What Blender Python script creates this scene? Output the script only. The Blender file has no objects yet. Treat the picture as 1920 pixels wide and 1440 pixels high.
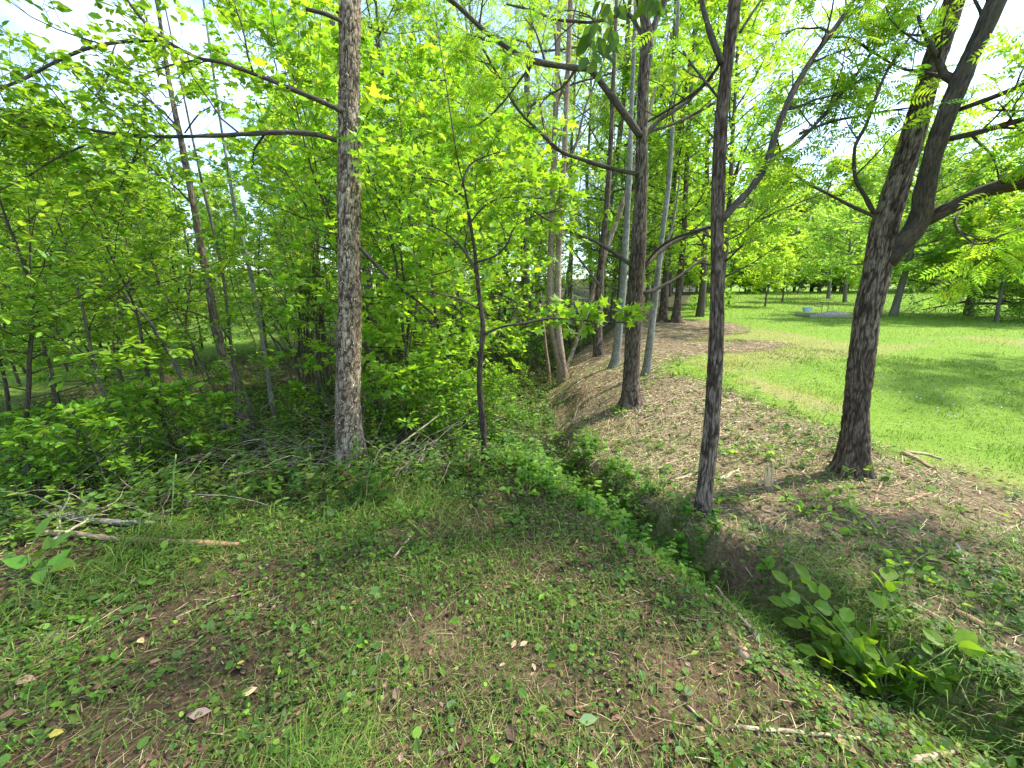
import bpy, math
import numpy as np
R = math.radians
scene = bpy.context.scene
COL = scene.collection
# ------------------------------------------------------------------ camera
EYE = 1.62
PITCH = 11.5
FOC = 760.0                      # focal length in pixels of the 1920 px wide photograph
cam_d = bpy.data.cameras.new('camera')
cam_d.sensor_width = 36.0
cam_d.lens = FOC / 1920.0 * 36.0
cam_d.clip_start = 0.05
cam_d.clip_end = 2000.0
cam = bpy.data.objects.new('camera', cam_d)
COL.objects.link(cam)
cam.location = (0, 0, EYE)
cam.rotation_euler = (R(90 - PITCH), 0, 0)
scene.camera = cam
# ------------------------------------------------------------------ sky and sun
SUN_AZ, SUN_EL = 74.0, 55.0      # azimuth clockwise from +Y
world = bpy.data.worlds.new('World')
scene.world = world
world.use_nodes = True
wt = world.node_tree
wt.nodes.clear()
wo = wt.nodes.new('ShaderNodeOutputWorld')
bg = wt.nodes.new('ShaderNodeBackground')
sky = wt.nodes.new('ShaderNodeTexSky')
sky.sky_type = 'NISHITA'
sky.sun_disc = False
sky.sun_elevation = R(SUN_EL)
sky.sun_rotation = R(SUN_AZ)
sky.air_density = 1.0
sky.dust_density = 1.0
sky.ozone_density = 1.0
bg.inputs['Strength'].default_value = 0.15
# thin broken cloud over the whole sky
wtc = wt.nodes.new('ShaderNodeTexCoord')
wmp = wt.nodes.new('ShaderNodeMapping'); wmp.inputs['Scale'].default_value = (1.0, 1.0, 2.2)
wno = wt.nodes.new('ShaderNodeTexNoise')
wno.inputs['Scale'].default_value = 2.6; wno.inputs['Detail'].default_value = 7; wno.inputs['Roughness'].default_value = 0.6
wra = wt.nodes.new('ShaderNodeValToRGB')
wra.color_ramp.elements[0].position = 0.5; wra.color_ramp.elements[0].color = (0.0, 0.0, 0.0, 1)
wra.color_ramp.elements[1].position = 0.9; wra.color_ramp.elements[1].color = (1, 1, 1, 1)
wmx = wt.nodes.new('ShaderNodeMix'); wmx.data_type = 'RGBA'
wmx.inputs['B'].default_value = (5.2, 5.6, 6.0, 1)
wt.links.new(wtc.outputs['Generated'], wmp.inputs['Vector'])
wt.links.new(wmp.outputs['Vector'], wno.inputs['Vector'])
wt.links.new(wno.outputs['Fac'], wra.inputs['Fac'])
wt.links.new(wra.outputs['Color'], wmx.inputs['Factor'])
wt.links.new(sky.outputs['Color'], wmx.inputs['A'])
wt.links.new(wmx.outputs['Result'], bg.inputs['Color'])
wt.links.new(bg.outputs['Background'], wo.inputs['Surface'])

sun_d = bpy.data.lights.new('sun', 'SUN')
sun_d.energy = 2.75
sun_d.angle = R(2.5)
sun_d.color = (1.0, 0.955, 0.87)
sun = bpy.data.objects.new('sun', sun_d)
COL.objects.link(sun)
sun.location = (20, 20, 40)
sun.rotation_euler = (R(90 - SUN_EL), 0, R(180 - SUN_AZ))
# ------------------------------------------------------------------ exposure and sampling
scene.view_settings.view_transform = 'Standard'
scene.view_settings.look = 'None'
scene.view_settings.exposure = 1.86
scene.view_settings.gamma = 1.0
scene.view_settings.use_curve_mapping = False
cy = scene.cycles
cy.max_bounces = 7
cy.diffuse_bounces = 5
cy.glossy_bounces = 2
cy.transmission_bounces = 4
cy.transparent_max_bounces = 4
cy.caustics_reflective = False
cy.caustics_refractive = False
cy.sample_clamp_indirect = 4.0
cy.use_adaptive_sampling = True
cy.adaptive_threshold = 0.015
cy.use_denoising = True
try:
    cy.denoiser = 'OPENIMAGEDENOISE'
    cy.denoising_input_passes = 'RGB_ALBEDO_NORMAL'
    cy.denoising_prefilter = 'ACCURATE'
except Exception:
    pass

# ------------------------------------------------------------------ helpers
def nrm(v):
    v = np.asarray(v, float)
    return v / np.maximum(np.linalg.norm(v, axis=-1, keepdims=True), 1e-9)

def _hash(ix, iy, iz, seed):
    h = (ix * 374761393 + iy * 668265263 + iz * 1442695041 + seed * 974634721) & 0xFFFFFFFF
    h = ((h ^ (h >> 13)) * 1274126177) & 0xFFFFFFFF
    h = (h ^ (h >> 16)) & 0xFFFF
    return h / 65535.0

def vnoise(p, seed=0):
    """value noise in [0,1]; p is (n,3)"""
    p = np.asarray(p, float)
    i = np.floor(p).astype(np.int64); f = p - i
    f = f * f * (3 - 2 * f)
    out = 0
    for dx in (0, 1):
        wx = f[:, 0] if dx else 1 - f[:, 0]
        for dy in (0, 1):
            wy = f[:, 1] if dy else 1 - f[:, 1]
            for dz in (0, 1):
                wz = f[:, 2] if dz else 1 - f[:, 2]
                out = out + wx * wy * wz * _hash(i[:, 0] + dx, i[:, 1] + dy, i[:, 2] + dz, seed)
    return out

def n2(x, y, s, seed=0, octaves=1):
    x = np.asarray(x, float); y = np.asarray(y, float)
    sh = np.broadcast(x, y).shape
    xf = np.broadcast_to(x, sh).ravel(); yf = np.broadcast_to(y, sh).ravel()
    r = 0; a = 1; t = 0
    for o in range(octaves):
        r = r + a * vnoise(np.stack([xf * s, yf * s, np.full_like(xf, 0.37 + o)], 1), seed + o)
        t += a; a *= 0.5; s *= 2.1
    return (r / t).reshape(sh)

def sstep(a, b, x):
    t = np.clip((np.asarray(x, float) - a) / (b - a), 0, 1)
    return t * t * (3 - 2 * t)

class MB:
    """collects triangles, builds ONE mesh object"""
    def __init__(s):
        s.v = []; s.f = []; s.c = []; s.b = []; s.n = 0
    def add(s, V, F, C=(1, 1, 1), B=None):
        V = np.asarray(V, np.float32).reshape(-1, 3)
        F = np.asarray(F, np.int64).reshape(-1, 3)
        C = np.asarray(C, np.float32)
        if C.ndim == 1:
            C = np.broadcast_to(C, (len(V), 3))
        s.v.append(V); s.f.append(F + s.n); s.c.append(C)
        s.b.append(V if B is None else np.asarray(B, np.float32))
        s.n += len(V)
        return s
    def mesh(s, name, mat, smooth=False):
        V = np.concatenate(s.v); F = np.concatenate(s.f); C = np.concatenate(s.c); B = np.concatenate(s.b)
        me = bpy.data.meshes.new(name)
        me.vertices.add(len(V)); me.vertices.foreach_set('co', V.ravel())
        me.loops.add(F.size); me.loops.foreach_set('vertex_index', F.ravel().astype(np.int32))
        me.polygons.add(len(F))
        me.polygons.foreach_set('loop_start', np.arange(0, F.size, 3, dtype=np.int32))
        me.polygons.foreach_set('loop_total', np.full(len(F), 3, np.int32))
        me.polygons.foreach_set('use_smooth', np.full(len(F), smooth, bool))
        a = me.attributes.new('Col', 'FLOAT_COLOR', 'POINT')
        a.data.foreach_set('color', np.concatenate([C, np.ones((len(C), 1), np.float32)], 1).ravel())
        b = me.attributes.new('bark', 'FLOAT_VECTOR', 'POINT')
        b.data.foreach_set('vector', B.ravel())
        me.materials.append(mat)
        me.update(calc_edges=True)
        return me
    def build(s, name, mat, parent=None, smooth=False):
        return link(name, s.mesh(name, mat, smooth), parent)

def link(name, me, parent=None):
    o = bpy.data.objects.new(name, me)
    COL.objects.link(o)
    if parent is not None:
        o.parent = parent
        if me is not None:
            o.matrix_parent_inverse = parent.matrix_basis.inverted()
    return o

def tag(o, label, cat, group=None):
    o['label'] = label; o['category'] = cat
    if group: o['group'] = group
    return o

def empty(name, loc=(0, 0, 0), rz=0.0, sc=1.0):
    o = bpy.data.objects.new(name, None)
    o.empty_display_size = 0.2
    o.location = [float(v) for v in loc]; o.rotation_euler = (0, 0, rz); o.scale = (sc, sc, sc)
    COL.objects.link(o)
    return o

def child(name, me, parent):
    """part given in the thing's own coordinates"""
    o = bpy.data.objects.new(name, me); COL.objects.link(o); o.parent = parent
    return o

def tube(pts, rad, sides=6, seed=None):
    """swept tube; returns V, F and seamless bark coordinates"""
    P = np.asarray(pts, float); n = len(P)
    rad = np.broadcast_to(np.asarray(rad, float), (n,))
    T = nrm(np.gradient(P, axis=0))
    a = np.array([1.0, 0.13, 0.07]) if abs(T[0][0]) < 0.8 else np.array([0.1, 1.0, 0.05])
    U = np.zeros((n, 3)); u = nrm(a - T[0] * np.dot(a, T[0])); U[0] = u
    for i in range(1, n):
        u = u - T[i] * np.dot(u, T[i]); u = u / max(np.linalg.norm(u), 1e-9); U[i] = u
    W = np.cross(T, U)
    ang = np.linspace(0, 2 * math.pi, sides, endpoint=False)
    ca, sa = np.cos(ang), np.sin(ang)
    off = U[:, None, :] * ca[None, :, None] + W[:, None, :] * sa[None, :, None]
    V = P[:, None, :] + off * rad[:, None, None]
    L = np.concatenate([[0], np.cumsum(np.linalg.norm(np.diff(P, axis=0), axis=1))])
    s0 = 0 if seed is None else seed * 3.17
    B = np.stack([rad[:, None] * ca[None, :], rad[:, None] * sa[None, :], np.broadcast_to(L[:, None] + s0, (n, sides))], 2)
    i = np.arange(n - 1)[:, None] * sides; j = np.arange(sides)[None, :]; k = (j + 1) % sides
    q = np.stack([i + j, i + k, i + k + sides, i + j + sides], 2).reshape(-1, 4)
    F = np.concatenate([q[:, [0, 1, 2]], q[:, [0, 2, 3]]])
    # caps
    V = V.reshape(-1, 3); B = B.reshape(-1, 3)
    V = np.concatenate([V, P[[0]], P[[-1]]]); B = np.concatenate([B, [[0, 0, s0]], [[0, 0, L[-1] + s0]]])
    nb = n * sides; jj = np.arange(sides)
    F = np.concatenate([F, np.stack([(jj + 1) % sides, jj, np.full(sides, nb)], 1),
                        np.stack([nb - sides + jj, nb - sides + (jj + 1) % sides, np.full(sides, nb + 1)], 1)])
    return V, F, B

def twigs(P0, P1, r0, r1):
    """many straight 3-sided twigs at once"""
    P0 = np.asarray(P0, float).reshape(-1, 3); P1 = np.asarray(P1, float).reshape(-1, 3); n = len(P0)
    if n == 0: return np.zeros((0, 3)), np.zeros((0, 3), int), np.zeros((0, 3))
    T = nrm(P1 - P0)
    a = np.where(np.abs(T[:, [2]]) < 0.8, np.array([[0, 0, 1.0]]), np.array([[1.0, 0, 0]]))
    U = nrm(np.cross(a, T)); W = np.cross(T, U)
    r0 = np.broadcast_to(r0, (n,)); r1 = np.broadcast_to(r1, (n,))
    V = np.zeros((n, 6, 3))
    for k in range(3):
        c, s = math.cos(k * 2.0944), math.sin(k * 2.0944)
        d = U * c + W * s
        V[:, k] = P0 + d * r0[:, None]; V[:, 3 + k] = P1 + d * r1[:, None]
    f = np.array([[0, 1, 4], [0, 4, 3], [1, 2, 5], [1, 5, 4], [2, 0, 3], [2, 3, 5]])
    F = (np.arange(n)[:, None, None] * 6 + f[None]).reshape(-1, 3)
    V = V.reshape(-1, 3)
    return V, F, V

def smooth_poly(pts, n):
    """Catmull-Rom resample to n points"""
    P = np.asarray(pts, float)
    if len(P) < 3:
        t = np.linspace(0, 1, n)[:, None]
        return P[0] + (P[-1] - P[0]) * t
    Q = np.concatenate([[2 * P[0] - P[1]], P, [2 * P[-1] - P[-2]]])
    L = np.concatenate([[0], np.cumsum(np.linalg.norm(np.diff(P, axis=0), axis=1))])
    s = np.linspace(0, L[-1], n)
    k = np.clip(np.searchsorted(L, s, side='right') - 1, 0, len(P) - 2)
    t = ((s - L[k]) / np.maximum(L[k + 1] - L[k], 1e-9))[:, None]
    p0, p1, p2, p3 = Q[k], Q[k + 1], Q[k + 2], Q[k + 3]
    return 0.5 * (2 * p1 + (p2 - p0) * t + (2 * p0 - 5 * p1 + 4 * p2 - p3) * t * t + (3 * p1 - p0 - 3 * p2 + p3) * t ** 3)

# leaf shapes: x along the leaf, y across, z its normal; unit length
def _ovate():
    v = [(0, 0, 0), (.33, .27, .05), (.72, .2, .02), (1, 0, -.1), (.72, -.2, .02), (.33, -.27, .05), (.5, 0, -.03)]
    f = [(0, 6, 1), (1, 6, 2), (2, 6, 3), (3, 6, 4), (4, 6, 5), (5, 6, 0)]
    return np.array(v, float), np.array(f)
def _broad():
    v = [(0, 0, 0), (.2, .26, .03), (.5, .37, .05), (.8, .22, .02), (1, 0, -.1), (.8, -.22, .02), (.5, -.37, .05), (.2, -.26, .03), (.5, 0, -.03)]
    f = [(0, 8, 1), (1, 8, 2), (2, 8, 3), (3, 8, 4), (4, 8, 5), (5, 8, 6), (6, 8, 7), (7, 8, 0)]
    return np.array(v, float), np.array(f)
def _heart():
    v = [(0, 0, 0), (-.06, .2, .04), (.15, .38, .06), (.5, .3, .02), (1, 0, -.12), (.5, -.3, .02), (.15, -.38, .06), (-.06, -.2, .04), (.45, 0, -.03)]
    f = [(0, 8, 1), (1, 8, 2), (2, 8, 3), (3, 8, 4), (4, 8, 5), (5, 8, 6), (6, 8, 7), (7, 8, 0)]
    return np.array(v, float), np.array(f)
def _diamond():
    v = [(0, 0, 0), (.45, .26, .06), (1, 0, -.05), (.45, -.26, .06)]
    return np.array(v, float), np.array([(0, 2, 1), (0, 3, 2)])
def _narrow():
    v = [(0, 0, 0), (.4, .1, .02), (1, 0, -.12), (.4, -.1, .02)]
    return np.array(v, float), np.array([(0, 2, 1), (0, 3, 2)])
def _star():
    out = [(0, 0)]
    for a, r in ((-125, .42), (-95, .2), (-62, .55), (-38, .26), (0, .66), (38, .26), (62, .55), (95, .2), (125, .42)):
        out.append((.38 + r * math.cos(R(a)) * .95, r * math.sin(R(a))))
    v = [(x, y, .05 * abs(y) - .08 * max(0, x - .6)) for x, y in out] + [(.38, 0, .0)]
    c = len(v) - 1
    f = [(c, i, i + 1) for i in range(c - 1)] + [(c, c - 1, 0)]
    return np.array(v, float), np.array(f)
def _star_lo():
    out = [(0, 0), (.2, -.5), (.45, -.17), (.95, -.32), (.62, 0), (1.05, .0), (.95, .32), (.45, .17), (.2, .5)]
    v = [(x, y, .05 * abs(y)) for x, y in [(0, 0), (.25, -.48), (.5, -.2), (1, 0), (.5, .2), (.25, .48)]]
    return np.array(v, float), np.array([(0, 1, 2), (0, 2, 4), (2, 3, 4), (0, 4, 5)])
def _pinnate(k=6, w=.15, ll=.34):
    v = []; f = []
    for i in range(k):
        t = .12 + .8 * i / (k - 1)
        s = ll * (0.75 + .5 * math.sin(math.pi * (i + .5) / k))
        for sg in (-1, 1):
            b = len(v); d = (math.cos(R(62)), sg * math.sin(R(62)))
            pz = -.1 * t * t
            px, py = -d[1], d[0]
            v += [(t, 0, pz), (t + d[0] * s * .5 + px * s * w, d[1] * s * .5 + py * s * w, pz + .01),
                  (t + d[0] * s, d[1] * s, pz - .07), (t + d[0] * s * .5 - px * s * w, d[1] * s * .5 - py * s * w, pz + .01)]
            f += [(b, b + 1, b + 2), (b, b + 2, b + 3)]
    b = len(v)
    v += [(.9, 0, -.1), (1.06, .06, -.11), (1.25, 0, -.17), (1.06, -.06, -.11)]
    f += [(b, b + 1, b + 2), (b, b + 2, b + 3)]
    b = len(v)
    v += [(0, .005, 0), (0, -.005, 0), (.95, 0, -.09)]
    f += [(b, b + 1, b + 2)]
    return np.array(v, float), np.array(f)
def _blade():
    v = [(0, .5, 0), (0, -.5, 0), (.5, .32, .0), (.5, -.32, 0), (1, 0, 0)]
    return np.array(v, float), np.array([(0, 1, 3), (0, 3, 2), (2, 3, 4)])
def _round():
    a = [(0, 0, 0)] + [(.5 - .5 * math.cos(R(t)), .46 * math.sin(R(t)), .05) for t in (50, 110, 160)] + [(1, 0, 0)] + \
        [(.5 - .5 * math.cos(R(t)), -.46 * math.sin(R(t)), .05) for t in (160, 110, 50)]
    return np.array(a, float), np.array([(0, i, i + 1) for i in range(1, 7)])
LEAF = dict(ovate=_ovate(), broad=_broad(), heart=_heart(), diamond=_diamond(), narrow=_narrow(), star=_star(), star_lo=_star_lo(),
            pinnate=_pinnate(), locust=_pinnate(8, .17, .22), blade=_blade(), round=_round())

def leaves(mb, kind, P, D, N, S, C):
    """N leaves: positions, directions, normals, sizes, colours"""
    tv, tf = LEAF[kind]
    P = np.asarray(P, float).reshape(-1, 3); n = len(P)
    if n == 0: return
    D = nrm(D); Bn = nrm(np.cross(N, D)); Nn = np.cross(D, Bn)
    S = np.broadcast_to(S, (n,)).astype(float)
    V = P[:, None, :] + S[:, None, None] * (tv[None, :, 0, None] * D[:, None, :] + tv[None, :, 1, None] * Bn[:, None, :] + tv[None, :, 2, None] * Nn[:, None, :])
    F = (np.arange(n)[:, None, None] * len(tv) + tf[None]).reshape(-1, 3)
    C = np.broadcast_to(np.asarray(C, float), (n, 3))
    mb.add(V.reshape(-1, 3), F, np.repeat(C, len(tv), 0))

def leaf_cols(rng, n, base, var=0.22, yellow=0.12):
    base = np.asarray(base, float) * np.array([1.15, 1.0, 1.0])
    k = np.exp(rng.normal(0, var, (n, 1)))
    c = base[None] * k
    y = np.clip(rng.normal(0, yellow, (n, 1)), -.3, .45)
    c = c * (1 + y * np.array([[1.1, .25, -.4]]))
    return np.clip(c, 0.004, 0.75)

# ------------------------------------------------------------------ materials
def mat_new(name):
    m = bpy.data.materials.new(name); m.use_nodes = True
    nt = m.node_tree; nt.nodes.clear()
    out = nt.nodes.new('ShaderNodeOutputMaterial')
    return m, nt, out

def mat_leaf(name, trans=0.54, rough=0.5, tint=(2.1, 1.9, 0.9), spec=0.35):
    m, nt, out = mat_new(name)
    at = nt.nodes.new('ShaderNodeAttribute'); at.attribute_name = 'Col'
    p = nt.nodes.new('ShaderNodeBsdfPrincipled')
    p.inputs['Roughness'].default_value = rough
    p.inputs['Specular IOR Level'].default_value = spec
    t = nt.nodes.new('ShaderNodeBsdfTranslucent')
    mu = nt.nodes.new('ShaderNodeMix'); mu.data_type = 'RGBA'; mu.blend_type = 'MULTIPLY'
    mu.inputs['Factor'].default_value = 1.0
    mu.inputs['B'].default_value = (tint[0], tint[1], tint[2], 1)
    mx = nt.nodes.new('ShaderNodeMixShader'); mx.inputs['Fac'].default_value = trans
    nt.links.new(at.outputs['Color'], p.inputs['Base Color'])
    nt.links.new(at.outputs['Color'], mu.inputs['A'])
    nt.links.new(mu.outputs['Result'], t.inputs['Color'])
    nt.links.new(p.outputs['BSDF'], mx.inputs[1]); nt.links.new(t.outputs['BSDF'], mx.inputs[2])
    nt.links.new(mx.outputs['Shader'], out.inputs['Surface'])
    return m

def mat_attr(name, rough=0.85, spec=0.2, noise=0.0, nscale=30.0, bump=0.0):
    """colour from the mesh with fine procedural grain"""
    m, nt, out = mat_new(name)
    at = nt.nodes.new('ShaderNodeAttribute'); at.attribute_name = 'Col'
    p = nt.nodes.new('ShaderNodeBsdfPrincipled')
    p.inputs['Roughness'].default_value = rough; p.inputs['Specular IOR Level'].default_value = spec
    src = at.outputs['Color']
    if noise or bump:
        ba = nt.nodes.new('ShaderNodeAttribute'); ba.attribute_name = 'bark'
        mp = nt.nodes.new('ShaderNodeMapping'); mp.inputs['Scale'].default_value = (1, 1, 0.18)
        no = nt.nodes.new('ShaderNodeTexNoise'); no.inputs['Scale'].default_value = nscale; no.inputs['Detail'].default_value = 5
        nt.links.new(ba.outputs['Vector'], mp.inputs['Vector']); nt.links.new(mp.outputs['Vector'], no.inputs['Vector'])
        ra = nt.nodes.new('ShaderNodeMapRange'); ra.inputs['From Min'].default_value = 0.3; ra.inputs['From Max'].default_value = 0.7
        ra.inputs['To Min'].default_value = 1 - noise; ra.inputs['To Max'].default_value = 1 + noise
        nt.links.new(no.outputs['Fac'], ra.inputs['Value'])
        mu = nt.nodes.new('ShaderNodeVectorMath'); mu.operation = 'SCALE'
        nt.links.new(src, mu.inputs[0]); nt.links.new(ra.outputs['Result'], mu.inputs['Scale'])
        src = mu.outputs['Vector']
        if bump:
            bu = nt.nodes.new('ShaderNodeBump'); bu.inputs['Strength'].default_value = bump; bu.inputs['Distance'].default_value = 0.01
            nt.links.new(no.outputs['Fac'], bu.inputs['Height']); nt.links.new(bu.outputs['Normal'], p.inputs['Normal'])
    nt.links.new(src, p.inputs['Base Color'])
    nt.links.new(p.outputs['BSDF'], out.inputs['Surface'])
    return m

M_LEAF = mat_leaf('leaf')
M_GRASS = mat_leaf('grass_blade', 0.4, 0.55, (1.15, 1.1, 0.8), 0.2)
M_LITTER = mat_attr('litter', 0.9, 0.1)
M_BARK = mat_attr('bark', 0.92, 0.1, 0.6, 120.0, 0.9)
M_WOOD = mat_attr('bare_wood', 0.85, 0.15, 0.25, 90.0, 0.4)
# ------------------------------------------------------------------ terrain
_DY = np.array([-6, 0.3, 1.2, 1.9, 2.7, 3.7, 5.3, 7.0, 9.0, 12, 16, 30, 60.])
_DX = np.array([1.3, 1.95, 1.95, 1.75, 1.22, .82, .46, .32, .45, 1.1, 2.2, 6.0, 14.])
def ditch_x(y): return np.interp(y, _DY, _DX)

def terrain(x, y):
    x = np.asarray(x, float); y = np.asarray(y, float)
    s = x - ditch_x(y) + 0.34 * (n2(x, y, 1.5, 5, 2) - .5) + .12 * (n2(x, y, 5.5, 7, 2) - .5)
    depth = (0.34 - 0.12 * sstep(8, 14, y) - .14 * sstep(2.2, 1.0, y)) * (.7 + .6 * n2(x, y, .9, 8))
    ww = .20 + .14 * (n2(x, y, 1.1, 6) - .5) + .75 * sstep(4.0, 7, y)
    bank = .10 + .30 * sstep(3, 8, y)
    slope = .058 * np.clip(y - 5, 0, 38) + .01 * np.clip(y - 43, 0, 200)
    zr = -depth + depth * sstep(0.02, ww, s) + bank * sstep(.3, 2.6, s) + slope * sstep(-.5, 3, s)
    zl = -depth + depth * sstep(0.03, .8, -s) ** .8 + .054 * np.clip(y - 9, 0, 36) + .01 * np.clip(y - 45, 0, 200) + 0.04 * np.clip(-x - 6, 0, 60)
    b = sstep(-.15, .15, s)
    z = zl * (1 - b) + zr * b
    far = sstep(3, 9, s)
    z = z + (.10 * (n2(x, y, .8, 1, 2) - .5) + .035 * (n2(x, y, 4.0, 2, 2) - .5)) * (1 - .75 * far)
    z = z + .24 * np.exp(-((x - 2.0) / 1.2) ** 2 - ((y - 6.2) / 1.7) ** 2) * sstep(.1, .9, s)
    hill = 6.0 * sstep(70, 160, np.hypot(x, y))
    return z + hill

_cp, _sp = math.cos(R(PITCH)), math.sin(R(PITCH))
CAMP = np.array([0, 0, EYE])
def ray(px, py):
    dx = (np.asarray(px, float) - 960) / FOC; dy = (np.asarray(py, float) - 720) / FOC
    return np.stack([dx, _cp - dy * _sp, -_sp - dy * _cp], -1)
def G(px, py, lift=0.0):
    """where the view ray through a photograph pixel meets the ground"""
    d = ray(px, py).reshape(-1, 3)
    m = len(d); ts = np.geomspace(.5, 160, 330)
    lo = np.full(m, ts[0]); hi = np.full(m, ts[-1])
    for it in range(2):
        T = ts[None] * np.ones((m, 1)) if it == 0 else lo[:, None] + (hi - lo)[:, None] * np.linspace(0, 1, 40)[None]
        P = CAMP + d[:, None, :] * T[..., None]
        below = P[..., 2] < terrain(P[..., 0], P[..., 1]) + lift
        below[:, -1] = True
        k = np.maximum(below.argmax(1), 1); ar = np.arange(m)
        lo, hi = T[ar, k - 1], T[ar, k]
    p = CAMP + d * hi[:, None]
    return p[0] if np.ndim(px) == 0 else p
def AY(px, py, Y):
    """point on the ray through a pixel at world distance y = Y"""
    d = ray(px, py); return CAMP + d * (Y / d[..., 1])[..., None]
def onground(x, y, lift=0.0):
    return np.stack([x, y, terrain(x, y) + lift], -1)
def pix(P):
    """photograph pixel and depth of world points"""
    q = np.asarray(P, float) - CAMP
    f = q[..., 1] * _cp - q[..., 2] * _sp; u = q[..., 1] * _sp + q[..., 2] * _cp
    f_ = np.where(np.abs(f) < 1e-3, 1e-3, f)
    return 960 + FOC * q[..., 0] / f_, 720 - FOC * u / f_, f

def inpoly(x, y, poly):
    x = np.asarray(x, float); y = np.asarray(y, float)
    r = np.zeros(np.broadcast(x, y).shape, bool); n = len(poly)
    for i in range(n):
        x0, y0 = poly[i]; x1, y1 = poly[(i + 1) % n]
        if y0 == y1: continue
        c = ((y0 > y) != (y1 > y)) & (x < (x1 - x0) * (y - y0) / (y1 - y0) + x0)
        r ^= c
    return r

_bank_px = [(1020, 800), (1000, 765), (1040, 725), (1085, 660), (1150, 618), (1240, 598), (1335, 601), (1385, 606), (1400, 622), (1330, 632), (1290, 640),
            (1420, 638), (1510, 646), (1420, 656), (1310, 662), (1240, 680), (1240, 697), (1330, 718), (1400, 748), (1480, 775), (1560, 800), (1640, 852), (1760, 872), (1850, 905), (1990, 950)]
BANK = [tuple(p[:2]) for p in G(np.array([a for a, b in _bank_px]), np.array([b for a, b in _bank_px]))]
BANK += [(6.0, 2.0), (6.0, -1.0), (1.5, -1.0), (1.95, 1.2), (1.75, 1.9), (1.22, 2.7), (.82, 3.7), (.5, 4.6)]
def soft(x, y, poly, amp=.35, sc=1.3, k=6):
    r = 0
    rng = np.random.default_rng(3)
    wx = amp * (n2(x, y, sc, 11, 3) - .5) * 2; wy = amp * (n2(x, y, sc, 23, 3) - .5) * 2
    for i in range(k):
        a = rng.uniform(0, 6.28); d = .10 + .12 * (i / k)
        r = r + inpoly(x + wx + d * math.cos(a), y + wy + d * math.sin(a), poly)
    return r / k
_SOIL = [((1400, 1035), .32, .22), ((1270, 1270), .2, .2), ((800, 1180), .3, .16), ((1450, 905), .4, .22), ((1090, 740), .5, .5), ((1130, 790), .4, .4),
         ((760, 1000), .3, .18), ((420, 1070), .35, .12), ((980, 1250), .25, .14)]
_SOILW = [(G(*c)[:2], a, b) for c, a, b in _SOIL]
_TRACK = [tuple(G(a, b)[:2]) for a, b in ((1400, 700), (1470, 722), (1560, 752), (1600, 770), (1560, 775), (1460, 745), (1390, 712))]
_DRY = [tuple(G(a, b)[:2]) for a, b in ((1280, 612), (1420, 616), (1560, 640), (1760, 645), (1720, 652), (1560, 668), (1450, 690), (1330, 700), (1262, 690))]
def zones(x, y):
    """lawn, bank straw, bare soil, woodland floor, dryness of the lawn"""
    s = x - ditch_x(y)
    bank = soft(x, y, BANK) * sstep(-.05, .12, s)
    wood_edge = np.interp(y, [0, 9, 12, 16, 20, 30, 45, 200], [1.0, 2.2, 3.4, 6.0, 8.3, 13.2, 20, 90])
    right = sstep(-.4, .4, x - wood_edge + .8 * (n2(x, y, .5, 31) - .5)) * (s > 0)
    field = sstep(6.5, 9.0, -x + 1.5 * (n2(x, y, .4, 33) - .5) + .0 * y) * sstep(-2, 4, y)
    lawn = np.clip(np.maximum(right * (1 - bank), field), 0, 1)
    soil = 0 * x
    for i_, (c, a, b) in enumerate(_SOILW):
        q = np.hypot((x - c[0]) / a, (y - c[1]) / b) + 1.5 * (n2(x, y, 4.5, 41, 3) - .5)
        soil = np.maximum(soil, (.95 if i_ == 0 else .6) * (1 - sstep(.3, 1.3, q)))
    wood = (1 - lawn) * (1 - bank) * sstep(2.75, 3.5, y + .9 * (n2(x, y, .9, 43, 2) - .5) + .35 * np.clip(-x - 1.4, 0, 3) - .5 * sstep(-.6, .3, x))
    dry = np.clip(soft(x, y, _DRY, .8, .6) * (.25 + .75 * n2(x, y, 1.1, 51, 2)) + soft(x, y, _TRACK, .25, 1.5) + .9 * sstep(.6, .78, n2(x, y, .33, 53, 3)) * .8, 0, 1)
    return lawn, bank, soil, wood, dry

# ground sheet: rings that widen with distance so that it reaches the horizon
_r = np.concatenate([[0.0], np.geomspace(.22, 420, 270)])
_a = np.concatenate([np.linspace(-64, 64, 330), np.linspace(67, 293, 60)])
_aa = R(1) * _a
RR, AA = np.meshgrid(_r, _aa, indexing='ij')
gx = RR * np.sin(AA); gy = RR * np.cos(AA)
gz = terrain(gx.ravel(), gy.ravel()).reshape(gx.shape)
V = np.stack([gx, gy, gz], 2).reshape(-1, 3)
na = len(_a); i = np.arange(len(_r) - 1)[:, None] * na; j = np.arange(na)[None, :]; k = (j + 1) % na
q = np.stack([i + j, i + k, i + k + na, i + j + na], 2).reshape(-1, 4)
F = np.concatenate([q[:, [0, 2, 1]], q[:, [0, 3, 2]]])
zl, zb, zs, zw, zd = zones(V[:, 0], V[:, 1])
mb = MB(); mb.add(V, F, np.stack([zl, zb, zs], 1), np.stack([zw, zd, 0 * zd], 1))

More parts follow.
